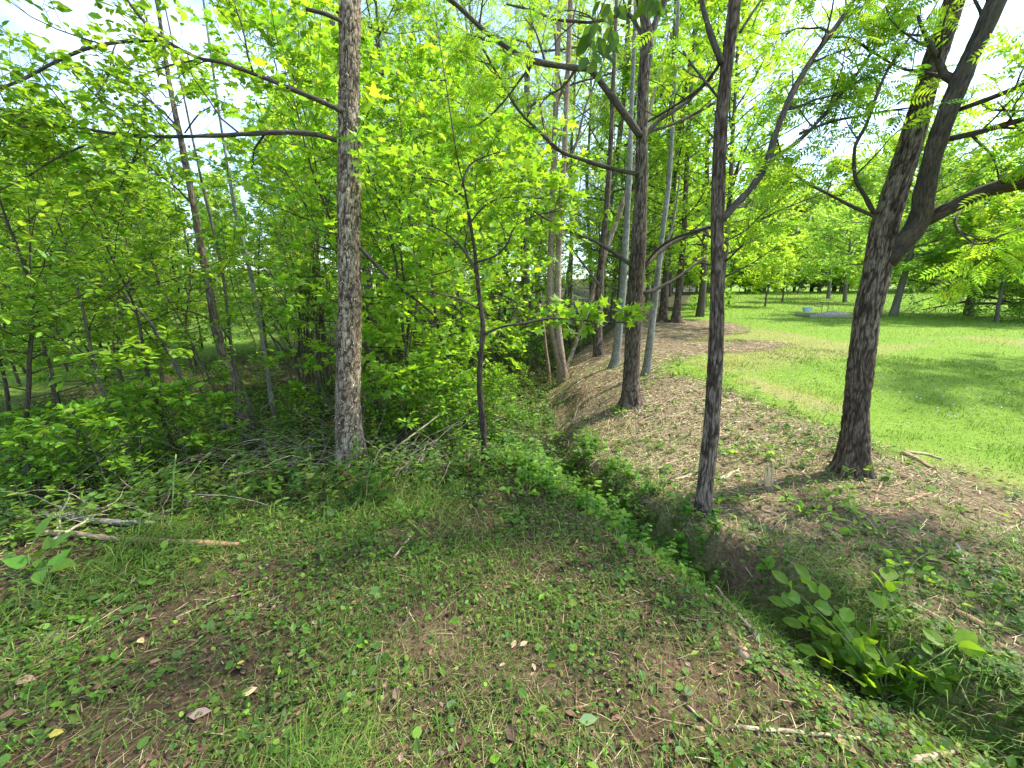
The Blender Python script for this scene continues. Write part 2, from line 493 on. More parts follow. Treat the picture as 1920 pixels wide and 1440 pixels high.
def mat_ground():
    m, nt, out = mat_new('ground')
    L = nt.links.new
    at = nt.nodes.new('ShaderNodeAttribute'); at.attribute_name = 'Col'
    a2 = nt.nodes.new('ShaderNodeAttribute'); a2.attribute_name = 'bark'
    s1 = nt.nodes.new('ShaderNodeSeparateColor'); L(at.outputs['Color'], s1.inputs['Color'])
    s2 = nt.nodes.new('ShaderNodeSeparateXYZ'); L(a2.outputs['Vector'], s2.inputs['Vector'])
    tc = nt.nodes.new('ShaderNodeTexCoord')
    def noise(sc, det=6, ro=.6):
        n = nt.nodes.new('ShaderNodeTexNoise'); n.inputs['Scale'].default_value = sc; n.inputs['Detail'].default_value = det; n.inputs['Roughness'].default_value = ro
        L(tc.outputs['Object'], n.inputs['Vector']); return n
    def ramp(src, stops):
        r = nt.nodes.new('ShaderNodeValToRGB'); e = r.color_ramp.elements
        while len(e) < len(stops): e.new(.5)
        for q, (p, c) in zip(e, stops): q.position = p; q.color = (*c, 1)
        L(src, r.inputs['Fac']); return r.outputs['Color']
    def mix(f, a, b):
        n = nt.nodes.new('ShaderNodeMix'); n.data_type = 'RGBA'; L(f, n.inputs['Factor']); L(a, n.inputs['A']); L(b, n.inputs['B']); return n.outputs['Result']
    fine = noise(38); mid = noise(7); big = noise(.9)
    mown = ramp(fine.outputs['Fac'], [(.30, (.028, .019, .011)), (.45, (.07, .045, .026)), (.55, (.075, .06, .028)), (.70, (.14, .105, .055))])
    strawc = ramp(fine.outputs['Fac'], [(.28, (.058, .04, .024)), (.45, (.135, .098, .058)), (.58, (.21, .16, .095)), (.75, (.34, .275, .165))])
    soilc = ramp(fine.outputs['Fac'], [(.3, (.08, .05, .03)), (.55, (.17, .108, .066)), (.75, (.26, .175, .11))])
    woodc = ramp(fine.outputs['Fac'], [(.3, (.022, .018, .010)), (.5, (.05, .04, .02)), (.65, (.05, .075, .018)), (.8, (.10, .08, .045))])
    lawnc = ramp(fine.outputs['Fac'], [(.3, (.105, .18, .02)), (.5, (.145, .24, .026)), (.7, (.18, .275, .036))])
    lawnb = ramp(big.outputs['Fac'], [(.3, (.105, .19, .02)), (.7, (.19, .27, .04))])
    lawnc = mix(big.outputs['Fac'], lawnc, lawnb)
    dryc = ramp(fine.outputs['Fac'], [(.3, (.17, .17, .05)), (.6, (.27, .25, .085)), (.8, (.31, .26, .13))])
    lawnc = mix(s2.outputs['Y'], lawnc, dryc)
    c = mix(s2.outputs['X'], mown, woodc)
    c = mix(s1.outputs['Green'], c, strawc)
    c = mix(s1.outputs['Red'], c, lawnc)
    c = mix(s1.outputs['Blue'], c, soilc)
    p = nt.nodes.new('ShaderNodeBsdfPrincipled'); p.inputs['Roughness'].default_value = .95; p.inputs['Specular IOR Level'].default_value = .1
    L(c, p.inputs['Base Color'])
    ad = nt.nodes.new('ShaderNodeMath'); ad.operation = 'ADD'; L(fine.outputs['Fac'], ad.inputs[0]); L(mid.outputs['Fac'], ad.inputs[1])
    bu = nt.nodes.new('ShaderNodeBump'); bu.inputs['Strength'].default_value = .8; bu.inputs['Distance'].default_value = .03
    L(ad.outputs[0], bu.inputs['Height']); L(bu.outputs['Normal'], p.inputs['Normal'])
    L(p.outputs['BSDF'], out.inputs['Surface'])
    return m
g = mb.build('ground', mat_ground(), smooth=True)
g['kind'] = 'structure'
# ------------------------------------------------------------------ growing wood and leaves
def grow(rng, p0, d0, L, n=5, wob=.18, up=.05):
    P = [np.asarray(p0, float)]; d = nrm(d0)
    for i in range(n):
        d = nrm(d + rng.normal(0, wob, 3) + np.array([0, 0, up])); P.append(P[-1] + d * L / n)
    return np.array(P)

def along(poly, t):
    L = np.concatenate([[0], np.cumsum(np.linalg.norm(np.diff(poly, axis=0), axis=1))])
    s = t * L[-1]; k = int(np.clip(np.searchsorted(L, s) - 1, 0, len(poly) - 2))
    f = (s - L[k]) / max(L[k + 1] - L[k], 1e-9)
    return poly[k] + (poly[k + 1] - poly[k]) * f, nrm(poly[k + 1] - poly[k])

def sprout(rng, poly, r0, r1, length, levels, num, tubes, tw, t0=.3, flat=.5, up=.06, ang=.95, wob=.16):
    """side shoots on a branch; the last level are twigs that carry leaves"""
    n = num[0]
    for i in range(n):
        t = t0 + (1 - t0) * (i + rng.uniform(.2, 1)) / n
        p, d = along(poly, min(t, .999))
        side = np.cross(d, rng.normal(0, 1, 3)); side[2] *= flat; side = nrm(side)
        nd = nrm(d * (1.1 - ang * .4) + side * ang + np.array([0, 0, up]))
        L = length * (1.1 - .5 * t) * rng.uniform(.65, 1.25)
        q = grow(rng, p, nd, L, 4 if levels == 0 else 5, wob, up)
        r = (r0 + (r1 - r0) * t) * .55
        if levels == 0:
            tw.append((q[0], q[2])); tw.append((q[2], q[4]))
        else:
            tubes.append((q, r, max(r * .3, .0012)))
            sprout(rng, q, r, r * .3, length * .5, levels - 1, num[1:], tubes, tw, .2, flat, up, ang, wob)
            tw.append((q[3], q[5]))

def twig_leaves(rng, tw, k, size, tilt=.35, droop=.1, side=.8, var=.25):
    A = np.array([a for a, b in tw]); B = np.array([b for a, b in tw]); n = len(A)
    if n == 0: return [np.zeros((0, 3))] * 3 + [np.zeros(0)]
    A = np.repeat(A, k, 0); B = np.repeat(B, k, 0); m = n * k
    t = rng.uniform(.1, 1.05, (m, 1)); d = nrm(B - A)
    P = A + (B - A) * t
    sd = nrm(np.cross(d, np.array([0, 0, 1.0])) + 1e-4) * rng.choice([-1, 1], (m, 1))
    D = nrm(d * .55 + sd * side + rng.normal(0, .35, (m, 3)) + np.array([0, 0, -droop]))
    N = nrm(np.array([0, 0, 1.0]) + rng.normal(0, tilt, (m, 3)))
    N = nrm(N - D * np.sum(N * D, 1, keepdims=True))
    S = size * np.exp(rng.normal(0, var, m))
    P = P + D * (S * .18)[:, None]
    return P, D, N, S

_leafmesh = {}
def leaf_variants(kind, base, mat):
    key = (kind, tuple(base))
    if key not in _leafmesh:
        rng = np.random.default_rng(abs(hash(kind)) % 7 + 1 if False else len(_leafmesh) + 5)
        out = []
        for c in leaf_cols(rng, 6, base, .18, .10):
            m = MB(); m.add(*LEAF[kind], c); out.append(m.mesh('leaf', mat))
        _leafmesh[key] = out
    return _leafmesh[key]

from mathutils import Matrix
def leaf_objects(parent, kind, P, D, N, S, base, mat=None, name='leaf', rng=None):
    var = leaf_variants(kind, base, mat or M_LEAF)
    D = nrm(D); Bn = nrm(np.cross(N, D)); Nn = np.cross(D, Bn)
    inv = parent.matrix_basis.inverted()
    for i in range(len(P)):
        o = bpy.data.objects.new(name, var[i % len(var)]); COL.objects.link(o)
        o.parent = parent; o.matrix_parent_inverse = inv
        M = np.eye(4); M[:3, 0] = D[i] * S[i]; M[:3, 1] = Bn[i] * S[i]; M[:3, 2] = Nn[i] * S[i]; M[:3, 3] = P[i]
        o.matrix_basis = Matrix([[float(v) for v in r] for r in M])

def dress(parent, rng, kind, P, D, N, S, base, parts=0, minpx=11.0, lo=None, var=.22, yellow=.12, name='crown', world=True):
    """leaves of one plant: those that show largest as leaf objects, the rest as one crown"""
    n = len(P)
    if n == 0: return
    sel = np.zeros(n, bool)
    if parts and world:
        x, y, f = pix(P); a = S * FOC / np.maximum(f, .2)
        ok = (f > .3) & (x > -20) & (x < 1940) & (y > -20) & (y < 1460) & (a >= minpx)
        idx = np.where(ok)[0]; idx = idx[np.argsort(-a[idx])][:parts]; sel[idx] = True
        leaf_objects(parent, kind, P[sel], D[sel], N[sel], S[sel], base)
    r = ~sel
    if r.any():
        m = MB(); leaves(m, lo or kind, P[r], D[r], N[r], S[r], leaf_cols(rng, int(r.sum()), base, var, yellow))
        o = m.build(name, M_LEAF, parent); o['kind'] = 'stuff'

# ------------------------------------------------------------------ bark relief on the trunks near the camera
def bark_tube(pts, rad, sides, rings, style, seed, cols, flare=0.0):
    P = smooth_poly(pts, rings)
    Lr = np.concatenate([[0], np.cumsum(np.linalg.norm(np.diff(P, axis=0), axis=1))])
    L0 = np.concatenate([[0], np.cumsum(np.linalg.norm(np.diff(np.asarray(pts), axis=0), axis=1))])
    r = np.interp(Lr, L0, rad)
    V, F, B = tube(P, r, sides, seed)
    nb = rings * sides
    rel = V[:nb].reshape(rings, sides, 3) - P[:, None, :]
    rr = np.linalg.norm(rel, axis=2); nd = (rel / np.maximum(rr, 1e-6)[..., None]).reshape(-1, 3)
    b = B[:nb].copy()
    w = (vnoise(b * [9, 9, 5], seed) - .5) * .05
    q = b.copy(); q[:, 0] += w; q[:, 1] -= w
    if style == 'ridged':
        a1 = np.abs(vnoise(q * [58, 58, 11], seed + 1) - .5) * 2
        a2 = np.abs(vnoise(q * [105, 105, 30], seed + 2) - .5) * 2
        h = np.clip(1 - (1 - sstep(0, .42, a1)) - .45 * (1 - sstep(0, .35, a2)), 0, 1)
        h = h * (.55 + .45 * vnoise(q * [130, 130, 55], seed + 3))
        disp = (h - .6) * .012 * np.clip(np.repeat(r, sides) / .12, .35, 1.2)
    elif style == 'scaly':
        a1 = np.abs(vnoise(q * [48, 48, 17], seed + 1) - .5) * 2
        a2 = vnoise(q * [95, 95, 40], seed + 2)
        h = np.clip(sstep(.05, .45, a1) * (.35 + .65 * a2), 0, 1)
        disp = (h - .5) * .012
    else:
        h = .5 + .5 * (vnoise(q * [30, 30, 60], seed + 1) - .5) + .3 * (vnoise(q * [9, 9, 14], seed + 2) - .5)
        disp = (h - .5) * .004
    lump = (vnoise(b * [6, 6, 3.2], seed + 7) - .5) * .25 * np.repeat(r, sides) + (vnoise(b * [2.5, 2.5, .9], seed + 8) - .5) * .12 * np.repeat(r, sides)
    hgt = np.repeat(Lr, sides)
    if flare:
        ang = np.arctan2(b[:, 1], b[:, 0])
        fl = np.exp(-np.clip(hgt - .1, 0, 9) / .13) * flare * (1 + .45 * np.sin(ang * 4 + seed) + .25 * np.sin(ang * 7 + 2 * seed))
        lump = lump + fl * np.repeat(r, sides)
    V[:nb] += nd * (disp + lump)[:, None]
    c0, c1, c2 = [np.array(c) for c in cols]
    hh = np.clip(h, 0, 1)[:, None]
    big = sstep(.35, .7, vnoise(b * [7, 7, 2.2], seed + 9))[:, None]
    c = c0 * (1 - hh) + (c1 * (1 - big) + c2 * big) * hh
    c = c * (.8 + .4 * vnoise(b * [160, 160, 60], seed + 10)[:, None])
    C = np.concatenate([c, c[[0]], c[[-1]]])
    return V, F, C, B, P, r

DARKBARK = ((.045, .032, .023), (.16, .12, .087), (.25, .196, .145))
PALEBARK = ((.065, .045, .03), (.30, .225, .15), (.52, .42, .295))
GREYBARK = ((.13, .12, .10), (.26, .25, .21), (.36, .34, .30))
PEELBARK = ((.13, .085, .055), (.34, .24, .17), (.48, .38, .29))

def px_trunk(base, pts, dY=0.0, extra=0.0, sink=.12, Ybase=None):
    """trunk from photograph pixels (x, y, width) standing where its foot meets the ground"""
    g0 = G(*base) if Ybase is None else AY(base[0], base[1], Ybase)
    Y0 = g0[1]; out = [g0 - [0, 0, sink], g0]; rad = []
    n = len(pts)
    for i, (x, y, w) in enumerate(pts):
        p = AY(x, y, Y0 + dY * (i + 1) / n); out.append(p)
        f = pix(p)[2]; rad.append(.5 * w / FOC * f * math.cos(math.atan(abs(x - 960) / FOC)))
    rad = [rad[0] * 1.12, rad[0] * 1.08] + rad
    if extra:
        d = nrm(nrm(out[-1] - out[-2]) + [0, 0, .6])
        for k in (1, 2, 3):
            out.append(out[-1] + d * extra / 3); rad.append(rad[-1] * .7)
    return np.array(out), np.array(rad)

def px_branch(pts, Y0, dY, w0, w1, n=None):
    m = len(pts); P = np.array([AY(x, y, Y0 + dY * i / (m - 1)) for i, (x, y) in enumerate(pts)])
    L = np.sum(np.linalg.norm(np.diff(P, axis=0), axis=1))
    Q = smooth_poly(P, n or int(np.clip(L / .06, 8, 60)))
    f = pix(P)[2]; c = math.cos(math.atan(abs(pts[0][0] - 960) / FOC))
    return Q, .5 * w0 / FOC * f[0] * c, max(.5 * w1 / FOC * f[-1], .0015)

def add_branch(mb, Q, r0, r1, col, seed, sides=8):
    rr = np.linspace(r0, r1, len(Q))
    V, F, B = tube(Q, rr, sides, seed)
    nb = len(Q) * sides
    k = (vnoise(B * [40, 40, 12], seed) - .5)[:, None]
    rel = V[:nb] - np.repeat(Q, sides, 0)
    V[:nb] += rel * (k[:nb] * .35) + rel * ((vnoise(B[:nb] * [3, 3, 9], seed + 4) - .5)[:, None] * .3)
    c = np.array(col) * (1 + .9 * k)
    mb.add(V, F, np.clip(c, .01, 1), B)

BRC = (.085, .07, .055)
def pick_cols(rng, n):
    c = np.array([(.13, .095, .065), (.32, .245, .17), (.54, .45, .33), (.07, .05, .036)])[rng.choice(4, n, p=[.2, .38, .3, .12])]
    return c * np.exp(rng.normal(0, .2, (n, 1)))
def near_tree(name, label, base, pts, branches, style, cols, sides, seed, leaf=None, dY=0.0, extra=0.0, flare=.3, ring=.022, crown_extra=None, category='tree', bcol=BRC, Ybase=None, flakes=0):
    rng = np.random.default_rng(seed)
    P, rad = px_trunk(base, pts, dY, extra, Ybase=Ybase)
    root = empty(name, P[1]); tag(root, label, category)
    nv = len(P) - (3 if extra else 0)
    L = np.sum(np.linalg.norm(np.diff(P[:nv], axis=0), axis=1))
    vis = int(L / ring)
    V, F, C, B, PP, r = bark_tube(P[:nv], rad[:nv], sides, max(vis, 12), style, seed, cols, flare)
    m = MB(); m.add(V, F, C, B)
    if extra:
        V, F, B = tube(smooth_poly(P[nv - 1:], 10), np.linspace(rad[nv - 1], rad[-1], 10), 12, seed); m.add(V, F, cols[1], B)
    m.build('trunk', M_BARK, root, smooth=True)
    if flakes:
        nb = len(PP) * sides; i = rng.integers(0, nb, flakes); c = np.repeat(PP, sides, 0)[i]; o = nrm(V[:nb][i] - c) if not extra else None
        Vb = bark_tube(P[:nv], rad[:nv], sides, max(vis, 12), style, seed, cols, flare)[0][:nb][i]
        o = nrm((Vb - c) * [1, 1, .2]); tg = nrm(np.cross([0, 0, 1.0], o))
        dd = nrm(np.array([0, 0, 1.0]) * rng.choice([-1, 1], (flakes, 1)) + tg * rng.normal(0, .5, (flakes, 1)) + o * rng.uniform(.05, .5, (flakes, 1)))
        fm = MB(); low = sstep(2.4, .6, Vb[:, [2]])
        leaves(fm, 'diamond', Vb - dd * .004 + o * .001, dd, nrm(o + rng.normal(0, .2, (flakes, 3))), rng.uniform(.010, .028, flakes), np.clip(pick_cols(rng, flakes) * (.75 + .5 * low), .01, .8))  # lower flakes paler: tan bark, plus light on the trunk put into colour
        fo = fm.build('bark_flakes', M_LITTER, root); fo['kind'] = 'stuff'
    PL, DL, NL, SL = [], [], [], []
    allq = []
    for bi, br in enumerate(branches):
        Q, r0, r1 = px_branch(br['p'], P[1][1] + br.get('y0', 0.0) + dY * .5, br.get('dy', 0.0), *br['w'])
        mb = MB(); add_branch(mb, Q, r0, r1, br.get('col', bcol), seed * 13 + bi, 10 if r0 > .015 else 6)
        allq.append((Q, r0, r1))
        tubes, tw = [], []
        if 'sub' in br:
            sprout(rng, Q, r0, r1, br.get('len', .7), len(br['sub']) - 1, br['sub'], tubes, tw, br.get('t0', .3), br.get('flat', .5), br.get('up', .06))
            if br.get('tip', True): tw.append((Q[-3], Q[-1]))
        for q, a, b in tubes:
            V, F, B = tube(q, np.linspace(a, b, len(q)), 4); mb.add(V, F, bcol, B)
        if tw:
            V, F, B = twigs([a for a, b in tw], [b for a, b in tw], .0018, .0012); mb.add(V, F, np.array(bcol) * .9, B)
        mb.build('branch', M_BARK, root, smooth=True)
        if leaf and tw and br.get('k', leaf['k']):
            p, d, n, s = twig_leaves(rng, tw, br.get('k', leaf['k']), leaf['size'], leaf.get('tilt', .35), leaf.get('droop', .15))
            PL.append(p); DL.append(d); NL.append(n); SL.append(s)
    if crown_extra:
        tubes, tw = [], []
        top = P[-1] - P[-4]
        for i in range(crown_extra['n']):
            t = rng.uniform(crown_extra.get('t0', .62), 1.0); p, d = along(P, t)
            a = rng.uniform(0, 6.283); el = rng.uniform(.15, .8)
            dd = np.array([math.cos(a) * math.cos(el), math.sin(a) * math.cos(el), math.sin(el)])
            q = grow(rng, p, dd, crown_extra['len'] * rng.uniform(.7, 1.2), 7, .12, .03)
            r = .03 * rng.uniform(.6, 1.2); tubes.append((q, r, r * .25))
            sprout(rng, q, r, r * .25, crown_extra['len'] * .42, 1, crown_extra['sub'], tubes, tw, .25, .6)
        mb = MB()
        for q, a, b in tubes:
            V, F, B = tube(q, np.linspace(a, b, len(q)), 5); mb.add(V, F, bcol, B)
        V, F, B = twigs([a for a, b in tw], [b for a, b in tw], .002, .0012); mb.add(V, F, bcol, B)
        mb.build('upper_limbs', M_BARK, root, smooth=True)
        p, d, n, s = twig_leaves(rng, tw, crown_extra['k'], leaf['size'], leaf.get('tilt', .35), leaf.get('droop', .15))
        # keep the low part of the picture clear of overhead foliage
        x, y, f = pix(p)
        keep = ~((f > .2) & (y > crown_extra.get('ymax', 60)) & (x > -40) & (x < 1960)) & ~((f > 0) & (np.linalg.norm(p - CAMP, axis=1) < 1.6))
        PL.append(p[keep]); DL.append(d[keep]); NL.append(n[keep]); SL.append(s[keep])
    if leaf and PL:
        dress(root, rng, leaf['kind'], np.concatenate(PL), np.concatenate(DL), np.concatenate(NL), np.concatenate(SL), leaf['col'],
              leaf.get('parts', 0), lo=leaf.get('lo'), minpx=leaf.get('minpx', 11))
    return root, P, rad

WALNUT = dict(kind='pinnate', size=.11, k=2, col=(.165, .33, .03), tilt=.6, droop=.3, parts=120, minpx=14)
ROUND = dict(kind='ovate', size=.058, k=4, col=(.15, .30, .03), tilt=.33, droop=.15, parts=280)
MAPLE = dict(kind='star', size=.075, k=3, col=(.15, .31, .028), tilt=.55, droop=.15, parts=240)

# scaly pale trunk left of centre
near_tree('scaly_trunk_tree', 'pale scaly-barked trunk standing upright left of centre, two long bare limbs reaching left', (657, 862),
    [(655, 800, 54), (654, 700, 50), (655, 600, 47), (655, 500, 44), (655, 400, 43), (656, 300, 42), (655, 200, 42), (656, 100, 41), (656, 0, 40), (657, -120, 38)],
    [dict(p=[(640, 207), (560, 172), (480, 140), (420, 118), (370, 108), (310, 75), (265, 35), (225, -20), (180, -80)], w=(10, 4), y0=-.06, dy=-.7, sub=(8, 5, 4), len=.8, t0=.15, k=3),
     dict(p=[(310, 75), (230, 78), (160, 92), (100, 118), (40, 150), (-30, 178), (-110, 220)], w=(8, 4), y0=-.5, dy=-.5, sub=(7, 5, 4), len=.8, t0=.1, k=3),
     dict(p=[(372, 112), (320, 122), (270, 140), (215, 155)], w=(4, 2), y0=-.35, dy=-.25, sub=(6, 4), len=.5, k=3),
     dict(p=[(632, 263), (580, 250), (520, 248), (450, 252), (380, 255), (290, 256), (210, 250), (150, 240), (90, 234), (30, 240), (-40, 262)], w=(10, 3.5), y0=-.05, dy=-1.0, sub=(8, 5, 4), len=.7, t0=.2, k=3),
     dict(p=[(212, 252), (160, 272), (100, 300), (45, 335), (-20, 365)], w=(5, 2), y0=-.75, dy=-.4, sub=(6, 4), len=.5, k=2),
     dict(p=[(265, 256), (255, 290), (235, 330), (218, 370)], w=(5, 2), y0=-.6, dy=-.1, sub=(4, 4), len=.4, k=3),
     dict(p=[(640, 40), (610, 26), (573, 17)], w=(9, 7), y0=-.04, dy=-.1),
     dict(p=[(676, 465), (715, 508), (748, 538), (780, 562), (812, 590)], w=(8, 4), y0=-.08, dy=-.3, col=(.05, .042, .034)),
     dict(p=[(640, 440), (600, 432), (585, 425)], w=(4, 2), y0=-.05, dy=-.1)],
    'scaly', PALEBARK, 72, 3, ROUND, dY=.25, extra=6.0, flare=.25, ring=.02, flakes=5200, crown_extra=dict(n=7, len=2.2, sub=(5, 5), k=3, ymax=-30, t0=.55))

# forked trunk on the right
near_tree('forked_walnut_tree', 'dark ridged trunk leaning right and forking into thick limbs at the lawn edge', (1595, 888),
    [(1598, 860, 64), (1604, 780, 58), (1612, 700, 57), (1624, 600, 56), (1642, 520, 58), (1652, 470, 62), (1660, 420, 56), (1688, 330, 50), (1718, 230, 50), (1750, 120, 48), (1790, 0, 46), (1835, -130, 44)],
    [dict(p=[(1662, 492), (1695, 455), (1720, 418), (1733, 370), (1744, 310), (1765, 240), (1792, 170), (1830, 85), (1870, 0), (1920, -110)], w=(46, 28), y0=-.04, dy=-.5, sub=(4, 4, 3), len=1.0, t0=.6, k=1),
     dict(p=[(1722, 420), (1765, 397), (1810, 376), (1860, 352), (1920, 337), (2010, 310)], w=(34, 24), y0=-.1, dy=-.5, sub=(6, 5, 4), len=.9, t0=.35, k=2, up=-.02),
     dict(p=[(1772, 262), (1830, 249), (1890, 232), (1960, 212)], w=(14, 9), y0=-.3, dy=-.4, sub=(6, 4), len=.6, t0=.2, k=2),
     dict(p=[(1790, 208), (1850, 187), (1930, 155), (2000, 130)], w=(12, 8), y0=-.32, dy=-.5, sub=(6, 4), len=.6, t0=.2, k=2),
     dict(p=[(1640, 402), (1622, 368), (1604, 335), (1603, 275), (1622, 240), (1640, 190), (1665, 130), (1720, 50)], w=(11, 3), y0=-.05, dy=-.2, sub=(6, 4), len=.5, t0=.25, k=1),
     dict(p=[(1638, 405), (1600, 388), (1550, 362), (1500, 335), (1470, 300), (1455, 255)], w=(8, 3), y0=-.05, dy=.3, sub=(7, 4), len=.45, t0=.3, k=2),
     dict(p=[(1775, 145), (1730, 135), (1690, 128), (1640, 100), (1590, 70), (1540, 72)], w=(8, 3), y0=-.1, dy=.3, sub=(5, 3), len=.5, t0=.2, k=1),
     dict(p=[(1800, 395), (1790, 420), (1810, 445), (1840, 460), (1880, 440), (1930, 425)], w=(6, 3), y0=-.2, dy=-.3, sub=(6, 5), len=.5, t0=.2, k=2, up=-.1)],
    'ridged', DARKBARK, 120, 11, WALNUT, dY=.1, extra=4.0, flare=.4, ring=.02, crown_extra=dict(n=7, len=2.6, sub=(6, 5), k=2, ymax=-15, t0=.6))

# slender dark trunk in front
near_tree('slender_walnut_tree', 'slender dark ridged trunk rising from the ditch edge in front of the mulched bank', (1318, 958),
    [(1322, 910, 30), (1334, 800, 29), (1340, 700, 28), (1344, 600, 27), (1345, 500, 26), (1345, 410, 27), (1348, 320, 25), (1352, 230, 25), (1362, 130, 24), (1378, 0, 24), (1392, -110, 22)],
    [dict(p=[(1352, 412), (1378, 385), (1410, 350), (1440, 300), (1460, 235), (1490, 165), (1530, 100), (1575, 40), (1620, -30)], w=(17, 7), y0=.0, dy=.6, sub=(7, 5, 4), len=.9, t0=.4, k=2),
     dict(p=[(1446, 298), (1490, 270), (1530, 232), (1575, 180), (1620, 120), (1670, 40)], w=(9, 4), y0=.3, dy=.4, sub=(6, 4), len=.6, t0=.2, k=2),
     dict(p=[(1500, 250), (1560, 228), (1640, 212), (1720, 200)], w=(7, 3), y0=.35, dy=.3, sub=(7, 4), len=.5, t0=.2, k=2),
     dict(p=[(1352, 118), (1335, 70), (1322, 30), (1312, -20)], w=(13, 9), y0=0, dy=.1),
     dict(p=[(1346, 182), (1320, 150), (1300, 125), (1281, 96)], w=(6, 4), y0=0, dy=.2, sub=(3, 3), len=.3, k=2),
     dict(p=[(1352, 115), (1320, 160), (1270, 195), (1215, 228)], w=(8, 4), y0=.02, dy=.5, sub=(4, 3), len=.4, k=0),
     dict(p=[(1388, 60), (1410, 25), (1435, -10)], w=(6, 4), y0=.02, dy=.1),
     dict(p=[(1336, 425), (1310, 432), (1262, 448), (1230, 470), (1213, 492)], w=(7, 4), y0=.05, dy=1.6),
     dict(p=[(1340, 470), (1362, 452), (1398, 432), (1425, 405), (1470, 370)], w=(4, 2), y0=0, dy=.4, sub=(6, 4), len=.5, k=2)],
    'ridged', DARKBARK, 72, 21, WALNUT, dY=.15, extra=4.0, flare=.25, ring=.02, crown_extra=dict(n=4, len=2.0, sub=(5, 5), k=2, ymax=-20, t0=.65))

# middle trunk with high fork
near_tree('high_forked_walnut_tree', 'straight dark trunk on the mulched mound with a fork near the top edge', (1183, 758),
    [(1183, 735, 33), (1186, 650, 31), (1190, 560, 31), (1196, 480, 29), (1200, 400, 25), (1203, 320, 24), (1204, 240, 21), (1207, 150, 20), (1213, 90, 24), (1210, 40, 18), (1196, -20, 15), (1185, -110, 13)],
    [dict(p=[(1214, 95), (1228, 45), (1245, 5), (1262, -60)], w=(14, 11), y0=0, dy=.2, sub=(4, 4), len=.9, k=1),
     dict(p=[(1200, 255), (1170, 212), (1135, 165), (1110, 133), (1085, 128), (1040, 122), (1000, 114), (955, 92), (905, 55), (870, 22), (835, -10)], w=(13, 7), y0=-.05, dy=-.6, sub=(6, 4, 4), len=.8, t0=.35, k=1),
     dict(p=[(1003, 116), (975, 150), (945, 190), (905, 228), (862, 245)], w=(5, 2), y0=-.35, dy=.1, sub=(6, 4), len=.4, t0=.2, k=3),
     dict(p=[(1195, 326), (1150, 317), (1095, 300), (1050, 283), (1010, 245), (975, 210), (950, 170), (905, 90)], w=(9, 4), y0=-.05, dy=.2, sub=(6, 4, 3), len=.7, t0=.35, k=1),
     dict(p=[(1207, 257), (1235, 226), (1268, 205), (1310, 170), (1335, 130)], w=(9, 5), y0=.02, dy=.3, sub=(5, 4), len=.5, k=1),
     dict(p=[(1207, 250), (1255, 235), (1300, 215), (1345, 190)], w=(7, 4), y0=.05, dy=.5, sub=(5, 4), len=.5, k=1),
     dict(p=[(1208, 498), (1228, 478), (1255, 458), (1290, 440), (1325, 425), (1360, 405)], w=(11, 6), y0=0, dy=.6, sub=(5, 4), len=.7, t0=.5, k=1),
     dict(p=[(1205, 550), (1228, 543), (1258, 528), (1290, 506), (1325, 480)], w=(8, 3), y0=0, dy=.3),
     dict(p=[(1190, 502), (1160, 480), (1120, 455), (1085, 440), (1040, 420), (1000, 395)], w=(8, 4), y0=-.03, dy=-.2, sub=(4, 4), len=.5, k=1),
     dict(p=[(1128, 541), (1105, 510), (1082, 480), (1060, 455)], w=(6, 3), y0=-.1, dy=-.1, col=(.12, .10, .08)),
     dict(p=[(1206, 70), (1180, 28), (1150, 32), (1110, 42), (1080, 40), (1040, 36), (1000, 20), (950, 8)], w=(8, 3), y0=0, dy=.4, sub=(6, 4), len=.6, k=1)],
    'ridged', DARKBARK, 72, 31, dict(WALNUT, parts=60), extra=5.0, flare=.45, ring=.03, crown_extra=dict(n=5, len=2.4, sub=(6, 5), k=2, ymax=10, t0=.62))

# grey and peeling trunks behind
near_tree('grey_trunk_tree', 'smooth pale grey trunk just left of the straight dark trunk on the mound', (1152, 688),
    [(1156, 660, 17), (1162, 600, 15), (1168, 540, 14), (1172, 470, 13), (1176, 400, 12), (1180, 320, 10), (1184, 200, 9), (1190, 60, 8)],
    [dict(p=[(1166, 530), (1180, 508), (1198, 492)], w=(5, 3), y0=0, dy=-.1, col=(.2, .18, .14))], 'smooth', GREYBARK, 28, 41, None, extra=4, flare=.25, ring=.05)
near_tree('lichen_grey_tree', 'thin blotched grey trunk leaning right, on the lawn side of the mound', (1211, 702),
    [(1215, 670, 15), (1221, 620, 13), (1228, 560, 12), (1235, 500, 11), (1243, 430, 10), (1254, 340, 9), (1262, 220, 8), (1268, 80, 7)],
    [dict(p=[(1232, 525), (1245, 470), (1262, 420), (1275, 330)], w=(5, 3), y0=0, dy=.1, col=(.2, .19, .16))], 'smooth', GREYBARK, 28, 42, None, extra=4, flare=.25, ring=.05)
near_tree('dark_bank_tree', 'short dark trunk seen behind the straw bank, left of the grey trunks', (1121, 668),
    [(1121, 640, 16), (1122, 600, 15), (1123, 560, 16), (1126, 520, 15), (1130, 460, 12), (1138, 380, 10), (1146, 250, 9), (1152, 100, 8)],
    [], 'ridged', DARKBARK, 32, 43, None, extra=4, flare=.2, ring=.05)
near_tree('root_flared_tree', 'left of two dark far trunks with exposed roots at the lawn corner', (1243, 603),
    [(1243, 590, 16), (1245, 560, 11), (1247, 520, 10), (1250, 470, 9), (1252, 380, 9), (1255, 260, 8)],
    [], 'ridged', DARKBARK, 28, 44, None, extra=4, flare=.9, ring=.06)
